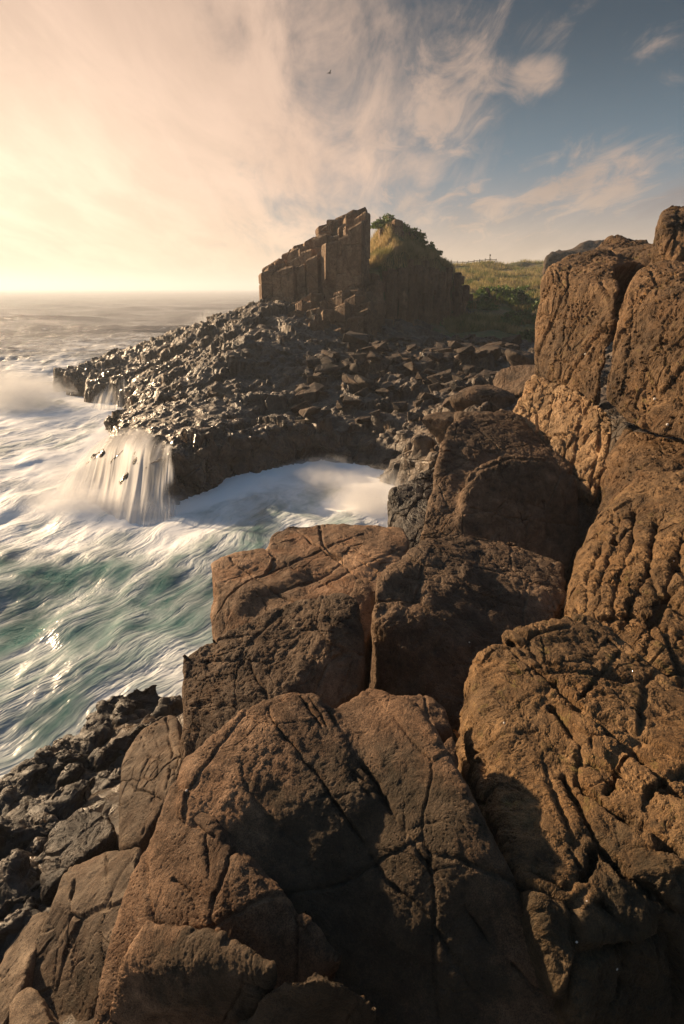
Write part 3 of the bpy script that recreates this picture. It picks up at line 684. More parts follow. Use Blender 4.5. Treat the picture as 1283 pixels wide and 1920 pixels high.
crest = [(xa(a, YS), za(b, YS)) for a, b in crest_px]
midt = [(xa(a, 37.6), za(b, 37.6)) for a, b in [(497, 600), (530, 590), (560, 560), (600, 540), (640, 520), (680, 500)]]
r = random.Random(3); cells = []
for x, y in hexgrid(xa(497, YS) + .25, xa(679, YS), 37.3, 41.0, .86, r):
    f = (y - 37.3) / 1.9
    top = lerp_tab(x, crest)
    if f < 1: top = top - (1 - f) * (lerp_tab(x, [(xa(497, YS), .3), (xa(560, YS), 1.0), (xa(640, YS), 1.5), (xa(680, YS), .4)]))
    top += r.choice((0, 0, -.1, -.25, -.05)) * (1 if y < 38.8 else .12)
    cells.append((x, y - .42 * (x + 2), 2.0, top, .62))
spire = prop(link('rock_stack', column_field(cells, 5, seg=(1.2, 3.6), jitter=.09, gap=.98, sides=(4, 4, 5), rot=.36, tilt=(.28, -.15)), M_col), 'tall leaning stack of squared basalt columns on the headland, highest point on its right', 'rock stack')
# stepped shoulder of rounded blocks under the stack
cells = []
for x, y in hexgrid(-4.9, 3.0, 31.8, 37.6, 1.0, r):
    t = (y - 31.8) / 5.6
    px_l = lerp_tab(y, [(31.8, -.9), (33.5, -2.4), (35.5, -3.6), (37.6, -4.9)])
    if x < px_l or x > lerp_tab(y, [(31.8, .4), (34, 1.9), (37.6, 3.0)]): continue
    top = lerp_tab(t, [(0, 3.4), (.15, 4.2), (.4, 5.0), (.75, 5.9), (1, 6.6)])
    top -= lerp_tab(x, [(-4.9, 1.9), (-3, 1.2), (-1.2, .3), (0, 0), (1.6, .1), (3, 0)])
    top += r.uniform(-.4, .35)
    cells.append((x, y, 1.2, top, .74))
prop(link('rock_buttress', column_field(cells, 8, seg=(.9, 2.2), jitter=.2, gap=.95, sides=(4, 5, 5), rot=1.0, tilt=(.12, -.38)), M_col), 'stepped shoulder of blocky columns below the tall stack', 'rock buttress')
# column cliff running back to the right
front = [P(640, 541, 36.3), P(690, 541, 37.4), P(732, 541, 38.6), P(738, 541, 40.0), P(800, 541, 42.0), P(835, 541, 43.6), P(872, 541, 46.5), P(880, 541, 50)]
cells = []
fx = [(p.x, p.y) for p in front]
for x, y in hexgrid(fx[0][0], fx[-1][0] + .3, 36, 52, .56, r):
    fy = lerp_tab(x, fx)
    if y < fy or y > fy + 3.4: continue
    top = lerp_tab(x, [(0, 6.6), (1.6, 7.0), (4, 7.25), (8.5, 7.5), (9.6, 7.0), (10.6, 5.5)])
    top += r.uniform(-.35, .15) - (r.random() < .18) * (y < fy + 1) * r.uniform(.3, 2.5)
    cells.append((x, y, 1.5, top, .36))
prop(link('column_cliff', column_field(cells, 11, seg=(.9, 2.8), jitter=.16, gap=.95), M_col), 'long cliff of thin upright basalt columns under the grassy hill', 'cliff')

cells = []
for x, y in hexgrid(xa(700, 45), xa(748, 45), 44.2, 46.6, .55, r):
    top = lerp_tab(x, [(xa(700, 45), 9.0), (xa(716, 45), 10.3), (xa(738, 45), 10.7), (xa(744, 45), 10.7), (xa(748, 45), 9.9)]) + r.uniform(-.5, .1)
    cells.append((x, y, 6.4, top, .36))
for x, y in hexgrid(xa(735, 43), xa(800, 43), 42.2, 44.2, .6, r):
    if r.random() < .35: continue
    cells.append((x, y, 6.4, lerp_tab(x, [(xa(735, 43), 8.6), (xa(800, 43), 7.6)]) + r.uniform(-.5, .45), .38))
prop(link('rock_outcrop', column_field(cells, 31, seg=(.8, 2.0), jitter=.08, gap=.97), M_col), 'bare square topped rock outcrop breaking through the grass on the hill', 'rock outcrop')
# ------------------------------------------------------------------ hill and fields
def sheet(name, x0, x1, y0, y1, st, fz, mat):
    a = np.arange(x0, x1, st); b = np.arange(y0, y1, st); X, Y = np.meshgrid(a, b)
    Z = fz(X.ravel(), Y.ravel()).reshape(X.shape)
    me, _ = grid_mesh(X, Y, Z, name); return prop(link(name, me, mat), kind='structure')
def soil_mat():
    m, g = new_mat('grassy soil')
    co = g.n('TexCoord').outputs['Object']
    a = g.noise(co, .35, 5, .6); b_ = g.noise(co, 2.4, 6, .65)
    c = g.mix(g.step(a, .40, .56), (.20, .145, .060), (.085, .115, .030))
    c = g.mix(g.step(b_, .4, .7, 0, .7), c, (.21, .14, .065))
    b = g.n('BsdfPrincipled'); g.l(c, b.inputs['Base Color']); b.inputs['Roughness'].default_value = .95
    bn = g.n('Bump'); bn.inputs['Distance'].default_value = .35; g.l(b_, bn.inputs['Height']); g.l(bn.outputs[0], b.inputs['Normal'])
    o = g.n('OutputMaterial'); g.l(b.outputs[0], o.inputs['Surface']); return m
M_soil = soil_mat()
def hill_z(x, y):
    pk = np.array([xa(722, 46.5), 46.5])
    dx = x - pk[0]; dy = (y - pk[1]) * .8
    z = 7.0 + 4.0 * np.clip(1 - np.where(dx < 0, -dx / 2.7, dx / 5.6), -1, 1).clip(0) ** 1.0 * np.clip(1 - np.abs(dy) / 7.0, 0, 1)
    z = z + .25 * fbm(np.stack([x * .8, y * .8, 0 * x], 1), 4, 91)
    edge = np.clip((y - np.interp(x, [q[0] for q in fx], [q[1] for q in fx]) - .4) / .7, 0, 1)
    side = np.clip((10.2 - x) / 1.0, 0, 1) * np.clip((x + .2) / 1.2, 0, 1) * np.clip((58 - y) / 4, 0, 1)
    return 2.0 + (z - 2.0) * np.minimum(edge, side)
hill = sheet('hill', -1.5, 12.5, 37, 60, .12, hill_z, M_soil)
def field_z(x, y):
    z = np.interp(y, [36, 39, 44, 48, 54, 62, 72, 78, 84, 90, 120], [1.6, 2.75, 3.5, 4.0, 4.9, 6.0, 7.3, 7.9, 9.15, 9.35, 9.4])
    z = z + .6 * np.clip((x - 24) / 14, 0, 2) + .35 * fbm(np.stack([x * .22, y * .22, 0 * x], 1), 4, 93) + np.clip((9.2 - x) / 2, 0, 1.5) * np.clip((y - 46) / 6, 0, 1) * 1.0
    return z  - np.clip((7 - x) / 2, 0, 1) * 6
field = sheet('field', 4, 95, 36, 130, .3, field_z, M_soil)


# ------------------------------------------------------------------ sea
def sea_mat():
    m, g = new_mat('sea water and foam')
    co = g.n('TexCoord').outputs['Object']
    big = g.noise(co, .16, 3, .5, out='Color')
    wco = g.vmath('ADD', co, g.vmath('SCALE', g.vmath('SUBTRACT', big, (.5, .5, .5)), scale=3.2))
    sm = g.noise(co, .8, 3, .5, out='Color')
    wco = g.vmath('ADD', wco, g.vmath('SCALE', g.vmath('SUBTRACT', sm, (.5, .5, .5)), scale=.55))
    along = g.mapping(g.mapping(wco, rot=(0, 0, R(22))), scale=(1.5, .42, 1))
    s1 = g.noise(along, 1.0, 5, .58, .25)
    s2 = g.noise(g.mapping(g.mapping(wco, rot=(0, 0, R(30))), scale=(7, .8, 1)), 1.0, 3, .5)
    lump = g.noise(wco, .55, 5, .6)
    st = g.math('ADD', g.math('MULTIPLY', s1, .36), g.math('ADD', g.math('MULTIPLY', s2, .10), g.math('MULTIPLY', lump, .54)))
    f = g.math('ADD', g.attr('foam'), g.math('MULTIPLY', g.math('SUBTRACT', st, .5), 2.6))
    foam = g.step(f, .10, 1.10)
    deep = g.ramp(g.noise(wco, .5, 4, .6), [(.3, (.012, .066, .070)), (.55, (.030, .135, .128)), (.75, (.085, .24, .20))])
    far = g.attr('far')
    deep = g.mix(far, deep, (.11, .10, .09))
    c = g.mix(foam, deep, (.93, .94, .95))
    b = g.n('BsdfPrincipled'); g.l(c, b.inputs['Base Color'])
    g.l(g.math('ADD', g.math('MULTIPLY', foam, .42), .15), b.inputs['Roughness'])
    b.inputs['IOR'].default_value = 1.33
    h = g.math('ADD', g.math('MULTIPLY', s1, .08), g.math('ADD', g.math('MULTIPLY', s2, .008), g.math('MULTIPLY', lump, .26)))
    rip = g.noise(g.mapping(co, rot=(0, 0, R(8)), scale=(.10, .55, 1)), 1.0, 6, .65)
    h = g.math('MULTIPLY', h, g.math('SUBTRACT', 1.0, g.math('MULTIPLY', foam, .82)))
    h = g.math('ADD', g.math('MULTIPLY', h, g.math('SUBTRACT', 1.0, far)), g.math('MULTIPLY', g.math('MULTIPLY', rip, 1.4), far))
    bn = g.n('Bump'); bn.inputs['Distance'].default_value = 1.0; bn.inputs['Strength'].default_value = .95
    g.l(h, bn.inputs['Height']); g.l(bn.outputs[0], b.inputs['Normal'])
    o = g.n('OutputMaterial'); g.l(b.outputs[0], o.inputs['Surface']); return m
yy = np.concatenate([np.arange(3.5, 14, .05), np.geomspace(14, 60, 420)[1:], np.geomspace(60, 30000, 260)[1:]])
uu = np.concatenate([np.linspace(-3.5, -1.0, 130)[:-1], np.linspace(-1.0, .35, 420), np.linspace(.35, 3.5, 60)[1:]])
U, YY = np.meshgrid(uu, yy); XX = U * (YY + 4)
x, y = XX.ravel(), YY.ravel()
sdv = np.full(x.shape, -60.0); nearm = y < 70
sdv[nearm] = sdist(x[nearm], y[nearm])
dist = -sdv
p3 = np.stack([x, y, 0 * x], 1)
fadeo = np.clip(1 - (y - 60) / 400, 0, 1)
zw = (.16 * fbm(p3 * .33, 3, 201) + .07 * fbm(p3 * np.array([1.3, .7, 1]), 3, 207)) * np.clip(dist / 1.5 + .3, .3, 1) * np.clip(1 - y / 200, 0, 1)
open_ = np.clip((y - 24) / 14, 0, 1) * np.clip(dist / 6, 0, 1)
zw += open_ * fadeo * .75 * fbm(p3 * np.array([.045, .16, 1]), 4, 215)
foam = .35 + .92 * np.exp(-np.clip(dist, 0, 99) / 1.1) * np.clip((y - 7) / 4, .25, 1)
for (px, py, rad, amt) in [(40, 790, 8, 1.05), (110, 870, 5.5, 1.1), (60, 940, 4.0, 1.0), (210, 955, 3.2, 1.15), (330, 985, 2.4, .95), (440, 960, 2.4, .75), (560, 925, 2.6, .9), (660, 940, 2.2, 1.1), (720, 960, 1.6, 1.1), (90, 985, 2.5, .9), (20, 700, 9, .9), (240, 640, 18, .85), (330, 600, 18, .75), (120, 610, 22, .6), (60, 640, 16, .5),
                           (560, 985, 2.0, .6), (150, 1000, 1.8, .75), (60, 1240, 1.3, .55), (180, 1170, 1.4, .45), (340, 1120, 1.0, .45), (20, 1400, .9, .6), (30, 1310, .8, .45), (240, 1240, 1.2, .40), (330, 1220, .9, .35), (380, 1060, 1.2, .4), (90, 1080, 1.5, .35), (450, 1010, 1.4, .55)]:
    c = PZ(px, py, 0)
    foam = np.maximum(foam, amt * np.exp(-((x - c.x) ** 2 + (y - c.y) ** 2) / rad ** 2))
foam = np.where(y > 45, foam * np.clip(1 - (y - 45) / 70, .0, 1) - .12 * np.clip((y - 60) / 60, 0, 1), foam)
sea_me, used = grid_mesh(XX, YY, zw.reshape(XX.shape), 'sea', (sdv > -1e9).reshape(XX.shape))
fattr(sea_me, 'foam', foam[used]); fattr(sea_me, 'far', np.clip((y[used] - 22) / 30, 0, 1))
M_sea = sea_mat()
sea = prop(link('sea', sea_me, M_sea), kind='structure')

# ------------------------------------------------------------------ water pouring off the shelf
def fall_mat():
    m, g = new_mat('silky falling water')
    uv = g.n('UVMap').outputs[0]
    wob = g.noise(g.mapping(uv, scale=(6, 2, 1)), 1.0, 2, .5, out='Color')
    q = g.vmath('ADD', uv, g.vmath('SCALE', g.vmath('SUBTRACT', wob, (.5, .5, .5)), scale=.05))
    a = g.noise(g.mapping(q, scale=(6.5, .8, 1)), 1.0, 4, .62)
    b_ = g.noise(g.mapping(q, scale=(34, 1.6, 1)), 1.0, 3, .6)
    t = g.math('ADD', g.math('MULTIPLY', a, .65), g.math('MULTIPLY', b_, .35))
    al = g.step(g.math('ADD', t, g.attr('veil')), .30, .88, 0, .95)
    b = g.n('BsdfPrincipled'); b.inputs['Base Color'].default_value = (.84, .83, .83, 1); b.inputs['Roughness'].default_value = .6
    tr = g.n('BsdfTranslucent'); tr.inputs[0].default_value = (.84, .83, .82, 1)
    mx = g.n('MixShader'); mx.inputs[0].default_value = .45; g.l(b.outputs[0], mx.inputs[1]); g.l(tr.outputs[0], mx.inputs[2])
    tp = g.n('BsdfTransparent'); m2 = g.n('MixShader'); g.l(al, m2.inputs[0]); g.l(tp.outputs[0], m2.inputs[1]); g.l(mx.outputs[0], m2.inputs[2])
    o = g.n('OutputMaterial'); g.l(m2.outputs[0], o.inputs['Surface']); return m
M_fall = fall_mat()
def fall_sheet(name, label, tops, bases, off, seed, nu=160, nv=60, rise=.0, hold=.03, veil0=.0, veil1=.22):
    tu = np.linspace(0, 1, len(tops)); bu = np.linspace(0, 1, len(bases))
    u, v = np.meshgrid(np.linspace(0, 1, nu), np.linspace(0, 1, nv))
    Tm = np.array([PZ(*t) for t in tops]); Bm = np.array([PZ(a, b, 0.0) for a, b in bases])
    TT = np.stack([np.interp(u, tu, Tm[:, k]) for k in range(3)], -1); BB = np.stack([np.interp(u, bu, Bm[:, k]) for k in range(3)], -1)
    xy = TT[..., :2] * (1 - v[..., None]) + BB[..., :2] * v[..., None]
    pq = np.stack([u * 12, v * .6, 0 * u + off], -1).reshape(-1, 3)
    nz = fbm(pq, 4, seed).reshape(u.shape)
    dr = (BB - TT)[..., :2]; dr /= np.linalg.norm(dr, axis=-1, keepdims=True)
    xy = xy + dr * (off + .16 * nz * v)[..., None]
    z = TT[..., 2] * (1 - v ** 1.7) - .12 * v
    gzv, _ = ground(xy[..., 0].ravel(), xy[..., 1].ravel(), False); gzv = gzv + .10
    z = np.maximum(z + .03 * nz, np.minimum(gzv.reshape(z.shape) + hold + .03, TT[..., 2] + 1.2))
    z0_ = z.copy()
    for _k in range(60):
        zp = np.pad(z, 1, mode='edge')
        z = .25 * (zp[:-2, 1:-1] + zp[2:, 1:-1] + zp[1:-1, :-2] + zp[1:-1, 2:])
        z[0] = z0_[0]; z[-1] = z0_[-1]
    me, _ = grid_mesh(xy[..., 0], xy[..., 1], z, name)
    uvl = me.uv_layers.new(name='UVMap')
    li = np.empty(len(me.loops), np.int32); me.loops.foreach_get('vertex_index', li)
    UV = np.stack([u.ravel(), v.ravel()], -1)[li]; uvl.data.foreach_set('uv', UV.astype(np.float32).ravel())
    edge = np.clip(np.minimum(u, 1 - u + .0) * 9 + .55 * fbm(np.stack([u.ravel() * 3, v.ravel() * 4, 0 * u.ravel()], 1), 3, seed + 8).reshape(u.shape), 0, 1).ravel()
    fattr(me, 'veil', (veil0 + (veil1 - veil0) * v.ravel()) - .5 * (1 - edge) + .22 * fbm(np.stack([u.ravel() * 5, v.ravel() * 1.6, 0 * u.ravel() + off * 3], 1), 3, seed + 5) - .45 * np.clip(1 - v.ravel() * 5, 0, 1))
    return prop(link(name, me, M_fall), label, kind='structure')
tops = [(158, 848, .40), (190, 818, .75), (222, 790, 1.05), (262, 782, 1.38), (300, 795, 1.60), (325, 808, 1.75), (342, 820, 1.85)]
bases = [(88, 915), (122, 940), (165, 953), (210, 961), (255, 965), (300, 967), (336, 963)]
fall_sheet('waterfall', 'white silky water pouring off the dark shelf into the sea', tops, bases, .36, 301, veil0=-.06, veil1=.34)
fall_sheet('waterfall', 'white silky water pouring off the dark shelf into the sea', tops, bases, .62, 331, veil0=-.12, veil1=.28)
fall_sheet('waterfall', 'thin streams of water running down the far tip of the shelf', [(175, 735, .75), (215, 715, 1.0), (245, 715, 1.0)], [(160, 762), (200, 776), (240, 780)], .08, 341, veil0=-.12, veil1=.05)

# ------------------------------------------------------------------ loose rocks
wet_protos = [chunk(400 + i, n=12, sx=1, sy=.85, sz=.75, vox=.06, smooth=1, sub=2, lump=.11) for i in range(7)]
r = random.Random(21)
pile_px = [(170, 1425), (200, 1445), (185, 1480), (208, 1505), (160, 1400), (185, 1420), (150, 1500), (20, 1475), (60, 1452), (100, 1440), (150, 1375), (175, 1352), (215, 1345), (250, 1330), (290, 1322), (320, 1322), (135, 1420), (190, 1400), (225, 1385), (265, 1362), (300, 1350), (30, 1520), (80, 1500), (130, 1480), (180, 1450),
           (215, 1440), (10, 1570), (55, 1560), (110, 1540), (165, 1500), (205, 1490), (25, 1620), (60, 1610), (10, 1680), (45, 1670), (90, 1590), (20, 1740), (60, 1740), (215, 1520), (150, 1450), (95, 1470), (240, 1400), (40, 1710), (5, 1500), (110, 1500), (200, 1370), (60, 1640)]
for i, (px, py) in enumerate(pile_px):
    z = np.interp(py, [1310, 1350, 1450, 1550, 1650, 1760], [.35, .6, .85, 1.25, 1.55, 1.8]) + r.uniform(-.1, .1)
    p = PZ(px + r.uniform(-8, 8), py + r.uniform(-6, 6), z)
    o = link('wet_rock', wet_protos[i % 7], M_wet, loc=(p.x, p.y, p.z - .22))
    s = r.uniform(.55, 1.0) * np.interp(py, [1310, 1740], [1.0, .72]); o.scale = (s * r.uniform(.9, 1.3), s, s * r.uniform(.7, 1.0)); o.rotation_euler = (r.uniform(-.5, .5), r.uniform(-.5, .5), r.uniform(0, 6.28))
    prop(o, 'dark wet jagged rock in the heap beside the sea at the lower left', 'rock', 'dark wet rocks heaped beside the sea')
def angular(seed, n=9, sx=1.0, sy=.8, sz=.6):
    q = np.random.default_rng(seed); p = q.normal(size=(n, 3)); p /= np.linalg.norm(p, axis=1)[:, None]
    p = np.sign(p) * np.abs(p) ** .5 * np.array([sx, sy, sz]) * .5 * (.8 + .35 * q.random((n, 1)))
    bm = bmesh.new(); hull_bm(bm, [Vector(v) for v in p])
    bmesh.ops.dissolve_limit(bm, angle_limit=R(14), verts=bm.verts[:], edges=bm.edges[:])
    bmesh.ops.bevel(bm, geom=bm.edges[:], offset=.035, segments=1, affect='EDGES', clamp_overlap=True)
    me = bpy.data.meshes.new('rubble_rock'); bm.to_mesh(me); bm.free(); fattr(me, 'stain', np.zeros(len(me.vertices))); return me
rub_protos = [angular(500 + i) for i in range(12)]
n = 0
while n < 285:
    px = r.uniform(560, 965); py = 642 + abs(r.gauss(0, 1)) * 42
    if py > 775 or (px < 640 and py < 675) or (px > 930 and py > 700): continue
    zz = np.interp(py, [640, 690, 775], [2.9, 2.6, 2.1])
    p = PZ(px, py, zz)
    if p.y > 38.5 and p.x < 5: continue
    z = float(ground(np.array([p.x]), np.array([p.y]))[0][0])
    o = link('rubble_rock', rub_protos[n % 12], M_rub, loc=(p.x, p.y, z + .1))
    s = r.choice((.45, .55, .65, .8, 1.1)) * r.uniform(.8, 1.2); o.scale = (s * r.uniform(.9, 1.4), s, s * r.uniform(.8, 1.1)); o.rotation_euler = (r.uniform(-.3, .3), r.uniform(-.3, .3), r.uniform(0, 6.28))
    prop(o, 'angular brown grey rock among the rubble below the column cliff', 'rock', 'loose rubble rocks below the column cliff'); n += 1
for i, (px, py, Y, s, lab) in enumerate([
        (975, 672, 17.5, (2.2, 2.4, 2.2), 'tall shaded rock just left of the right cliff, with a flat upright face'), (910, 725, 16.5, (2.6, 2.2, 1.6), 'sloping brown rock with folded layers left of the shaded upright rock'),
        (850, 765, 15.5, (2.2, 1.8, 2.6), 'low brown rock at the left end of the row behind the large brown block'), (930, 770, 14.0, (2.4, 1.8, 1.9), 'low rounded rock directly behind the reddish flat top of the large brown block'),
        (1000, 640, 20, (1.9, 2.0, 1.8), 'pale stepped rock behind the shaded upright rock, below the dry grass')]):
    p = P(px, py, Y); me = chunk(600 + i, n=14, vox=.05, smooth=4, sub=1, lump=.04)
    set_co(me, get_co(me) * np.array(s))
    prop(link('boulder', me, M_mid if i < 4 else M_rub, loc=(p.x, p.y, p.z - s[2] * .30)), lab, 'boulder')
# far rock block above the field
v = [P(1022, 500, 60), P(1024, 478, 60), P(1046, 463, 61), P(1100, 455, 62), P(1135, 453, 62), P(1230, 462, 60), P(1240, 500, 58)]
boulder('boulder', 'distant square rock outcrop with a grassy top, behind the right cliff', [(v, 4.0, 5, 1.0)], M_rub, vox=.3, smooth=3, sub=1, lump=.35, lump_scale=.5, seed=44, cat='rock outcrop')

# ------------------------------------------------------------------ plants
def leaf_mat(name, a, b2, c3):
    m, g = new_mat(name)
    co = g.n('TexCoord').outputs['Object']
    c = g.ramp(g.noise(co, 1.6, 4, .6), [(.35, a), (.52, b2), (.70, c3)])
    b = g.n('BsdfPrincipled'); g.l(c, b.inputs['Base Color']); b.inputs['Roughness'].default_value = .6
    tr = g.n('BsdfTranslucent'); g.l(c, tr.inputs[0])
    mx = g.n('MixShader'); mx.inputs[0].default_value = .35; g.l(b.outputs[0], mx.inputs[1]); g.l(tr.outputs[0], mx.inputs[2])
    o = g.n('OutputMaterial'); g.l(mx.outputs[0], o.inputs['Surface']); return m
M_leaf = leaf_mat('shrub leaves', (.055, .100, .018), (.12, .19, .040), (.21, .28, .07))
M_grey = leaf_mat('grey twigs', (.075, .070, .062), (.13, .12, .11), (.20, .19, .17))
M_wood, g_ = new_mat('shrub wood'); b_ = g_.n('BsdfPrincipled'); b_.inputs['Base Color'].default_value = (.09, .065, .045, 1); b_.inputs['Roughness'].default_value = .9
wn_ = g_.noise(g_.n('TexCoord').outputs['Object'], 9, 4); g_.l(g_.ramp(wn_, [(.3, (.05, .036, .026)), (.7, (.13, .10, .075))]), b_.inputs['Base Color'])
o_ = g_.n('OutputMaterial'); g_.l(b_.outputs[0], o_.inputs['Surface'])
def crown_mesh(seed, n=4200, leaf=.085, sx=1.3, sy=1.1, sz=.8):
    q = np.random.default_rng(seed)
    d = q.normal(size=(n, 3)); d /= np.linalg.norm(d, axis=1)[:, None]; d[:, 2] = np.abs(d[:, 2]) * 1.0 - .12
    rad = (q.random(n) ** .35) * (.78 + .42 * fbm(d * 2.3 + seed, 3, seed))
    p = d * rad[:, None] * np.array([sx, sy, sz])
    keep = fbm(p * 3.1, 2, seed + 3) > -.28; p = p[keep]; n = len(p)
    a = q.normal(size=(n, 3)); a /= np.linalg.norm(a, axis=1)[:, None]
    b = np.cross(a, q.normal(size=(n, 3))); b /= np.linalg.norm(b, axis=1)[:, None]
    L = leaf * (.7 + .7 * q.random((n, 1)))
    v = np.stack([p - a * L, p + b * L * .5, p + a * L, p - b * L * .5], 1).reshape(-1, 3)
    return me_from(v, np.arange(4 * n).reshape(n, 4), 'crown')
def trunk_mesh(seed, h=.6):
    q = random.Random(seed); bm = bmesh.new()
    for k in range(5):
        a = q.uniform(0, 6.28); p0 = Vector((0, 0, -.3)); p1 = Vector((math.cos(a) * .5, math.sin(a) * .5, h))
        rot = (p1 - p0).to_track_quat('Z', 'Y').to_matrix().to_4x4()
        bmesh.ops.create_cone(bm, cap_ends=True, segments=6, radius1=.05, radius2=.02, depth=(p1 - p0).length, matrix=Matrix.Translation((p0 + p1) / 2) @ rot)
    me = bpy.data.meshes.new('trunk'); bm.to_mesh(me); bm.free(); return me
crowns = [crown_mesh(700 + i) for i in range(4)]; trunks = [trunk_mesh(710 + i) for i in range(4)]
gcrown = crown_mesh(730, 1800, .11)
def shrub(px, py, Y, s, label, k, grey=False, z=None):
    p = P(px, py, Y)
    e = bpy.data.objects.new('shrub', None); C.objects.link(e); e.location = p; e.scale = (s, s, s * .95); e.rotation_euler.z = k * 1.7
    link('trunk', trunks[k % 4].copy() if False else trunks[k % 4], M_wood, e)
    link('crown', gcrown if grey else crowns[k % 4], M_grey if grey else M_leaf, e)
    hz_ = float(hill_z(np.array([p.x]), np.array([p.y]))[0]); fz_ = float(field_z(np.array([p.x]), np.array([p.y]))[0])
    if py < 500: e.location.z = hz_ - .05
    elif Y > 40: e.location.z = max(fz_, gz_at(p.x, p.y) if p.y < 46 else 0) - .05
    return prop(e, label, 'shrub', 'shrubs in the hollow beside the cliff')
for k, (px, py, Y, s, lab) in enumerate([
        (930, 570, 52, 2.1, 'largest dark green shrub in the middle of the hollow'), (965, 562, 52, 1.8, 'dark green shrub right behind the largest shrub of the hollow'), (897, 548, 55, 1.2, 'small dark shrub beside the end of the column cliff'),
        (900, 585, 49, 1.3, 'low green shrub left of the largest shrub, below the small dark one'), (870, 578, 49, 1.0, 'low shrub at the foot of the column cliff'), (1005, 575, 50, 1.6, 'bright green shrub next to the right cliff'),
        (950, 615, 44, 1.3, 'green shrub at the edge of the rubble, nearest the dark rocks'), (985, 605, 45, 1.5, 'brownish green shrub between the rubble edge and the right cliff'), (840, 600, 46, 1.0, 'low green shrub under the cliff left of the grassy strip'),
        (805, 610, 44, .9, 'leftmost green shrub at the foot of the cliff beside grey twigs'), (985, 545, 56, 1.4, 'light green shrub at the back of the hollow below the dry grass'), (1000, 635, 38, 1.0, 'pale tufted shrub by the tall shaded rock')]):
    shrub(px, py, Y, s, lab, k)
shrub(792, 598, 44.5, .9, 'grey leafless bush at the foot of the column cliff', 1, True)
shrub(860, 592, 47.5, 1.1, 'grey leafless bush in the middle of the hollow', 2, True)
for k, (px, py, Y, s, lab) in enumerate([(690, 484, 42.0, 1.0, 'round green shrub at the top of the cliff beside the tall stack'), (722, 424, 46.0, 1.2, 'shrub crowning the grassy hill'), (755, 440, 46.2, 1.1, 'green shrub on the right slope of the hill just below its top'),
        (775, 458, 45.6, 1.2, 'green shrub halfway down the right slope of the hill'), (800, 478, 45.6, 1.1, 'lowest green shrub on the right slope of the hill'), (738, 452, 45.2, .7, 'green shrub on the front of the hill')]):
    p = P(px, py, Y); e = shrub(px, py, Y, s, lab, k + 1); e['group'] = 'shrubs on the grassy hill'
def blade_mat(name, c0=(.15, .19, .055), c1=(.34, .28, .12), c2=(.58, .46, .25)):
    m, g = new_mat(name)
    co = g.n('TexCoord').outputs['Object']
    c = g.ramp(g.noise(co, .55, 5, .6), [(.38, c0), (.50, c1), (.70, c2)])
    b = g.n('BsdfDiffuse'); g.l(c, b.inputs[0]); tr = g.n('BsdfTranslucent'); g.l(c, tr.inputs[0])
    mx = g.n('MixShader'); mx.inputs[0].default_value = .45; g.l(b.outputs[0], mx.inputs[1]); g.l(tr.outputs[0], mx.inputs[2])
    o = g.n('OutputMaterial'); g.l(mx.outputs[0], o.inputs['Surface']); return m
M_blade = blade_mat('dry grass')
M_straw = blade_mat('straw grass', (.22, .21, .08), (.46, .36, .18), (.66, .52, .30))
def grass(name, label, pts, h, wid, seed, mat=None):
    q = np.random.default_rng(seed); n = len(pts)
    a = q.random(n) * 6.283; dx, dy = np.cos(a), np.sin(a)
    hh = h * (.5 + q.random(n)); lean = q.normal(size=(n, 2)) * .3 * hh[:, None]
    W_ = wid * (.6 + .8 * q.random(n))
    b0 = pts - np.stack([dx * W_, dy * W_, 0 * dx + .08], 1); b1 = pts + np.stack([dx * W_, dy * W_, 0 * dx - .08], 1)
    tip = pts + np.stack([lean[:, 0], lean[:, 1], hh], 1)
    v = np.stack([b0, b1, tip], 1).reshape(-1, 3)
    return prop(link(name, me_from(v, np.arange(3 * n).reshape(n, 3), name, False), mat or M_blade), label, kind='stuff')
q = np.random.default_rng(5)
hx = q.uniform(.3, 10.3, 80000); hy = q.uniform(38, 52, 80000); hz = hill_z(hx, hy); k_ = hz > 6.2
k_ &= fbm(np.stack([hx, hy, 0 * hx], 1) * .9, 2, 17) > -.35
grass('grass', 'dry straw coloured grass covering the hill above the columns', np.stack([hx, hy, hz], 1)[k_], .40, .035, 1, M_straw)
hy = 40 + 50 * q.random(110000) ** 1.3; hx = 8 + (hy * .62 - 8) * q.random(110000); hz = field_z(hx, hy)
k_ = fbm(np.stack([hx * .35, hy * .8, 0 * hx], 1), 3, 23) > -.15
grass('grass', 'dry and green grass on the sloping field behind the hollow', np.stack([hx, hy, hz], 1)[k_], .42, .05, 2)

# ------------------------------------------------------------------ fence, post, bird, shells, kelp
M_fw, g_ = new_mat('weathered fence wood'); b_ = g_.n('BsdfPrincipled'); b_.inputs['Roughness'].default_value = .9
g_.l(g_.ramp(g_.noise(g_.n('TexCoord').outputs['Object'], 6, 4), [(.3, (.09, .075, .06)), (.7, (.17, .14, .11))]), b_.inputs['Base Color'])
o_ = g_.n('OutputMaterial'); g_.l(b_.outputs[0], o_.inputs['Surface'])
def box(bm, c, s, rz=0.0):
    M = Matrix.Translation(c) @ Matrix.Rotation(rz, 4, 'Z') @ Matrix.Diagonal((s[0], s[1], s[2], 1))
    bmesh.ops.create_cube(bm, size=1, matrix=M)
def bmo(name, build, mat, parent=None):
    bm = bmesh.new(); build(bm); bmesh.ops.bevel(bm, geom=bm.edges[:], offset=.006, segments=1, affect='EDGES') if len(bm.verts) < 200 else None
    me = bpy.data.meshes.new(name); bm.to_mesh(me); bm.free(); return link(name, me, mat, parent)
FY = 84.6
base = P(827, 500, FY); zf = float(field_z(np.array([base.x + 4]), np.array([FY]))[0])
fe = bpy.data.objects.new('fence', None); C.objects.link(fe); fe.location = (base.x, FY, zf - .1)
prop(fe, 'low wooden post and rail fence along the ridge beside the hill', 'fence')
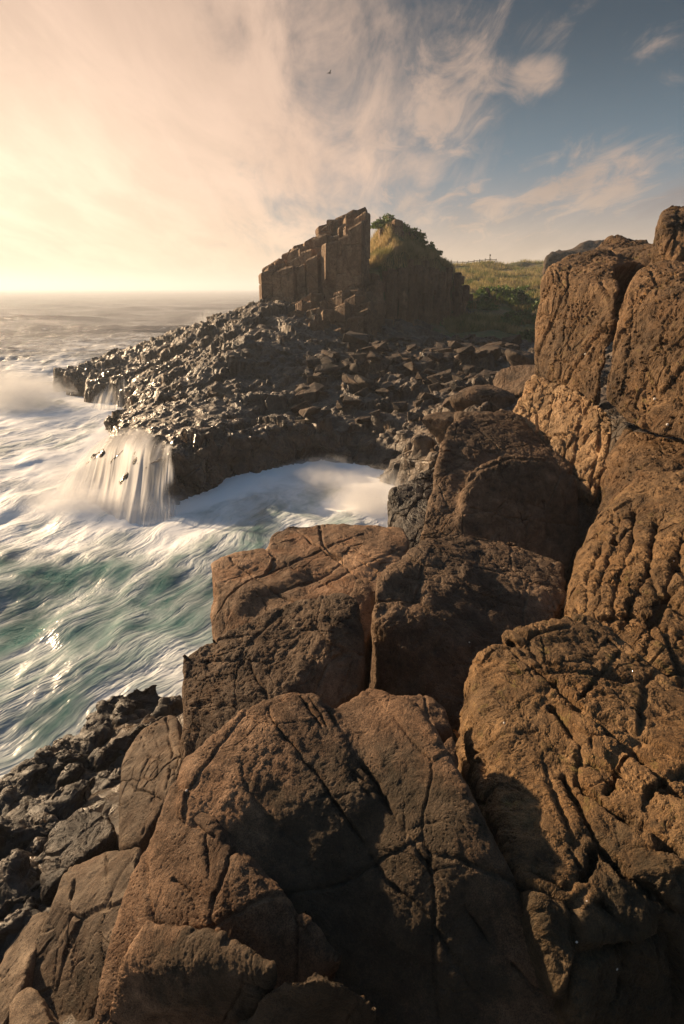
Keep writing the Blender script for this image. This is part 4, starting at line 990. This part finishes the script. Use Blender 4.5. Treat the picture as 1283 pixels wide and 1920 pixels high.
xs = [0.0] + [.75 + i * .82 for i in range(10)]
for i, xx in enumerate(xs):
    zz = float(field_z(np.array([base.x + xx]), np.array([FY]))[0]) - zf + .1
    bmo('post', lambda bm, xx=xx, zz=zz, i=i: box(bm, (xx, 0, zz + (.35 if i else .45)), (.08, .08, .85 if i else 1.1)), M_fw, fe)
for i in range(len(xs) - 1):
    z0 = float(field_z(np.array([base.x + xs[i]]), np.array([FY]))[0]) - zf + .1
    z1 = float(field_z(np.array([base.x + xs[i + 1]]), np.array([FY]))[0]) - zf + .1
    bmo('rail', lambda bm, a=xs[i], b=xs[i + 1], z=(z0 + z1) / 2: box(bm, ((a + b) / 2, -.08, z + .60), (b - a + .1, .04, .07)), M_fw, fe)
pz = P(917, 500, FY + 2)
po = bmo('marker_post', lambda bm: (box(bm, (0, 0, .55), (.08, .08, 1.5)), box(bm, (0, -.05, 1.15), (.22, .02, .2))), M_fw)
po.location = (pz.x, pz.y, float(field_z(np.array([pz.x]), np.array([pz.y]))[0])); prop(po, 'thin lone post on the skyline right of the fence', 'post')
# bird
bp = P(618, 137, 60)
bv = []; bf = []
def bird_mesh():
    bm = bmesh.new()
    L = [(-.30, .015), (-.22, .05), (-.08, .085), (.08, .08), (.18, .055), (.24, .045), (.29, .03), (.34, .008)]
    rings = []
    for xx, rr in L:
        rings.append([bm.verts.new((xx, math.cos(k * math.pi / 4) * rr, math.sin(k * math.pi / 4) * rr + (.02 if xx > .2 else 0))) for k in range(8)])
    for a, b in zip(rings[:-1], rings[1:]):
        for k in range(8): bm.faces.new((a[k], a[(k + 1) % 8], b[(k + 1) % 8], b[k]))
    bm.faces.new(rings[0][::-1]); bm.faces.new(rings[-1])
    for s in (-1, 1):
        st = [(0, .13, 0, .05), (.2, .12, .12, .025), (.45, .08, .20, .02), (.75, -.04, .16, .008)]
        rr = []
        for (yo, xo, zo, th) in st:
            ch = .22 - yo * .22
            rr.append([bm.verts.new((xo, s * (yo + .03), zo + th)), bm.verts.new((xo - ch, s * (yo + .03), zo + th * .4)), bm.verts.new((xo - ch * .5, s * (yo + .03), zo - th * .4))])
        for a, b in zip(rr[:-1], rr[1:]):
            for k in range(3): bm.faces.new((a[k], a[(k + 1) % 3], b[(k + 1) % 3], b[k]))
        bm.faces.new(rr[-1])
    tl = [bm.verts.new(v) for v in ((-.26, .03, .01), (-.26, -.03, .01), (-.42, -.07, .0), (-.42, .07, .0), (-.26, 0, -.015))]
    bm.faces.new(tl[:4]); bm.faces.new((tl[0], tl[4], tl[1])); bm.faces.new((tl[1], tl[4], tl[2])); bm.faces.new((tl[2], tl[4], tl[3])); bm.faces.new((tl[3], tl[4], tl[0]))
    bmesh.ops.recalc_face_normals(bm, faces=bm.faces)
    me = bpy.data.meshes.new('seabird'); bm.to_mesh(me); bm.free(); return me
M_bird, g_ = new_mat('dark feathers'); b_ = g_.n('BsdfPrincipled'); b_.inputs['Roughness'].default_value = .8
g_.l(g_.ramp(g_.noise(g_.n('TexCoord').outputs['Object'], 8, 3), [(.3, (.03, .025, .022)), (.7, (.08, .065, .055))]), b_.inputs['Base Color'])
o_ = g_.n('OutputMaterial'); g_.l(b_.outputs[0], o_.inputs['Surface'])
bo = link('seabird', bird_mesh(), M_bird, loc=bp); bo.rotation_euler = (R(35), R(10), R(-25)); bo.scale = (.62, .62, .62)
prop(bo, 'small dark seabird flying high above the headland with raised wings', 'bird')
bpy.context.view_layer.update()
dg = bpy.context.evaluated_depsgraph_get()
M_shell, g_ = new_mat('white shell'); b_ = g_.n('BsdfPrincipled'); b_.inputs['Roughness'].default_value = .5
g_.l(g_.ramp(g_.noise(g_.n('TexCoord').outputs['Object'], 90, 3), [(.3, (.40, .36, .32)), (.7, (.66, .62, .58))]), b_.inputs['Base Color'])
o_ = g_.n('OutputMaterial'); g_.l(b_.outputs[0], o_.inputs['Surface'])
bm = bmesh.new()
rings = [[bm.verts.new((math.cos(k * .5236) * rr * (1 + .12 * (k % 2)), math.sin(k * .5236) * rr * .85 * (1 + .12 * (k % 2)), zz)) for k in range(12)] for rr, zz in ((1, 0), (.72, .42), (.32, .78))]
ap = bm.verts.new((.1, 0, .92))
for a, b in zip(rings[:-1], rings[1:]):
    for k in range(12): bm.faces.new((a[k], a[(k + 1) % 12], b[(k + 1) % 12], b[k]))
for k in range(12): bm.faces.new((rings[2][k], rings[2][(k + 1) % 12], ap))
bm.faces.new(rings[0][::-1])
shell_me = bpy.data.meshes.new('limpet'); bm.to_mesh(shell_me); bm.free()
for (px, py, s) in [(946, 1357, .010), (1047, 1537, .009), (1100, 1690, .009), (936, 1520, .008), (1128, 1757, .008), (1154, 1814, .008), (351, 1483, .009), (1262, 1052, .012), (1098, 664, .03), (1228, 748, .03), (1252, 796, .03), (945, 1066, .016), (1080, 1765, .007), (597, 1067, .012), (880, 1205, .01)]:
    d = px_dir(px, py).normalized()
    hit, loc, nor, idx, ob, mtx = S.ray_cast(dg, EYEV, d)
    if not hit: continue
    o = link('limpet', shell_me, M_shell, loc=loc + nor * .008); o.rotation_euler = nor.to_track_quat('Z', 'Y').to_euler(); o.scale = (s * .7, s * .7, s * .5)
    prop(o, 'tiny white limpet shell stuck on the brown rock', 'shell', 'white limpets on the rocks')
d = px_dir(852, 1368).normalized(); hit, loc, nor, idx, ob, mtx = S.ray_cast(dg, EYEV, d)
if hit:
    M_kelp, g_ = new_mat('orange kelp'); b_ = g_.n('BsdfPrincipled'); b_.inputs['Roughness'].default_value = .35
    g_.l(g_.ramp(g_.noise(g_.n('TexCoord').outputs['Object'], 30, 3), [(.3, (.30, .085, .012)), (.7, (.55, .19, .03))]), b_.inputs['Base Color'])
    o_ = g_.n('OutputMaterial'); g_.l(b_.outputs[0], o_.inputs['Surface'])
    bm = bmesh.new(); rk = random.Random(4)
    for sidx in range(4):
        pa = Vector((rk.uniform(-.02, .02), rk.uniform(-.02, .02), .01)); dirv = Vector((.6 + rk.uniform(-.5, .3), -.6 + rk.uniform(-.3, .5), .1)).normalized()
        prev = None
        for k in range(8):
            w_ = .013 * math.sin((k + .6) / 8.2 * math.pi) + .002
            side = dirv.cross(Vector((0, 0, 1))).normalized()
            c_ = pa + dirv * .018 * k + Vector((0, 0, .012 * math.sin(k * 1.3 + sidx)))
            cur = [bm.verts.new(c_ + side * w_ + Vector((0, 0, .003))), bm.verts.new(c_ - side * w_ + Vector((0, 0, .003))), bm.verts.new(c_ - Vector((0, 0, .003)))]
            if prev:
                for j in range(3): bm.faces.new((prev[j], prev[(j + 1) % 3], cur[(j + 1) % 3], cur[j]))
            prev = cur
    bmesh.ops.recalc_face_normals(bm, faces=bm.faces)
    me = bpy.data.meshes.new('kelp_scrap'); bm.to_mesh(me); bm.free()
    prop(link('kelp_scrap', me, M_kelp, loc=loc + nor * .02), 'scrap of orange kelp caught in the cleft right of the small rounded boulder', 'seaweed')

# ------------------------------------------------------------------ spray and haze
def spray_mat(dens):
    m, g = new_mat('spray')
    gen = g.n('TexCoord').outputs['Object']
    rr = g.vmath('LENGTH', gen)
    nz = g.noise(g.mapping(gen, scale=(2.6, 2.6, 1.6)), 1.9, 8, .72, .6)
    d = g.math('MULTIPLY', g.step(g.math('ADD', rr, g.math('MULTIPLY', g.math('SUBTRACT', nz, .5), 2.4)), .0, 1.0, 1, 0), dens)
    v = g.n('VolumePrincipled'); v.inputs['Color'].default_value = (.97, .96, .95, 1); g.l(d, v.inputs['Density']); v.inputs['Anisotropy'].default_value = .0
    o = g.n('OutputMaterial'); g.l(v.outputs[0], o.inputs['Volume']); return m
M_spray = spray_mat(1.3)
def spray(px, py, z, s, label):
    bm = bmesh.new(); bmesh.ops.create_icosphere(bm, subdivisions=3, radius=1.0)
    me = bpy.data.meshes.new('spray'); bm.to_mesh(me); bm.free()
    p = PZ(px, py, 0)
    o = link('spray', me, M_spray, loc=(p.x, p.y, z)); o.scale = s
    return prop(o, label, kind='stuff')
spray(585, 890, .08, (1.3, .7, .55), 'white spray bursting at the back of the cove')
spray(690, 945, .3, (1.5, .9, 1.0), 'white spray beside the small dark block')
spray(40, 760, .5, (3.2, 2.4, 1.5), 'white spray hitting the far tip of the shelf')
spray(215, 955, .1, (3.0, 1.0, .55), 'mist at the foot of the waterfall')
rs = random.Random(9)
for k, (px, py, s0) in enumerate([(545, 895, .55), (615, 885, .7), (645, 912, .6), (715, 965, .6), (665, 960, .8), (500, 912, .5), (600, 915, .8), (110, 945, .9), (160, 955, .8), (300, 962, .6), (90, 735, 1.2), (5, 730, 1.8), (130, 900, .8)]):
    spray(px, py, .12 + .1 * s0, (s0 * rs.uniform(1.1, 1.7), s0 * rs.uniform(.7, 1.1), s0 * rs.uniform(.5, .95)), 'small puff of white spray along the foot of the rocks')
o = spray(385, 612, 1.6, (1.6, 1.2, 1.9), 'plume of spray behind the shelf ridge'); o.location = (xa(388, 46), 46, 2.6)
M_haze, g_ = new_mat('haze air')
v_ = g_.n('VolumePrincipled'); v_.inputs['Color'].default_value = (.84, .91, 1, 1); v_.inputs['Density'].default_value = .0011; v_.inputs['Anisotropy'].default_value = .3
o_ = g_.n('OutputMaterial'); g_.l(v_.outputs[0], o_.inputs['Volume'])
bm = bmesh.new(); bmesh.ops.create_cube(bm, size=1, matrix=Matrix.Translation((0, 0, 14.0)) @ Matrix.Diagonal((240000, 64000, 34.5, 1)))
me = bpy.data.meshes.new('haze'); bm.to_mesh(me); bm.free()
prop(link('haze', me, M_haze), 'warm sea haze over the whole bay', kind='stuff')
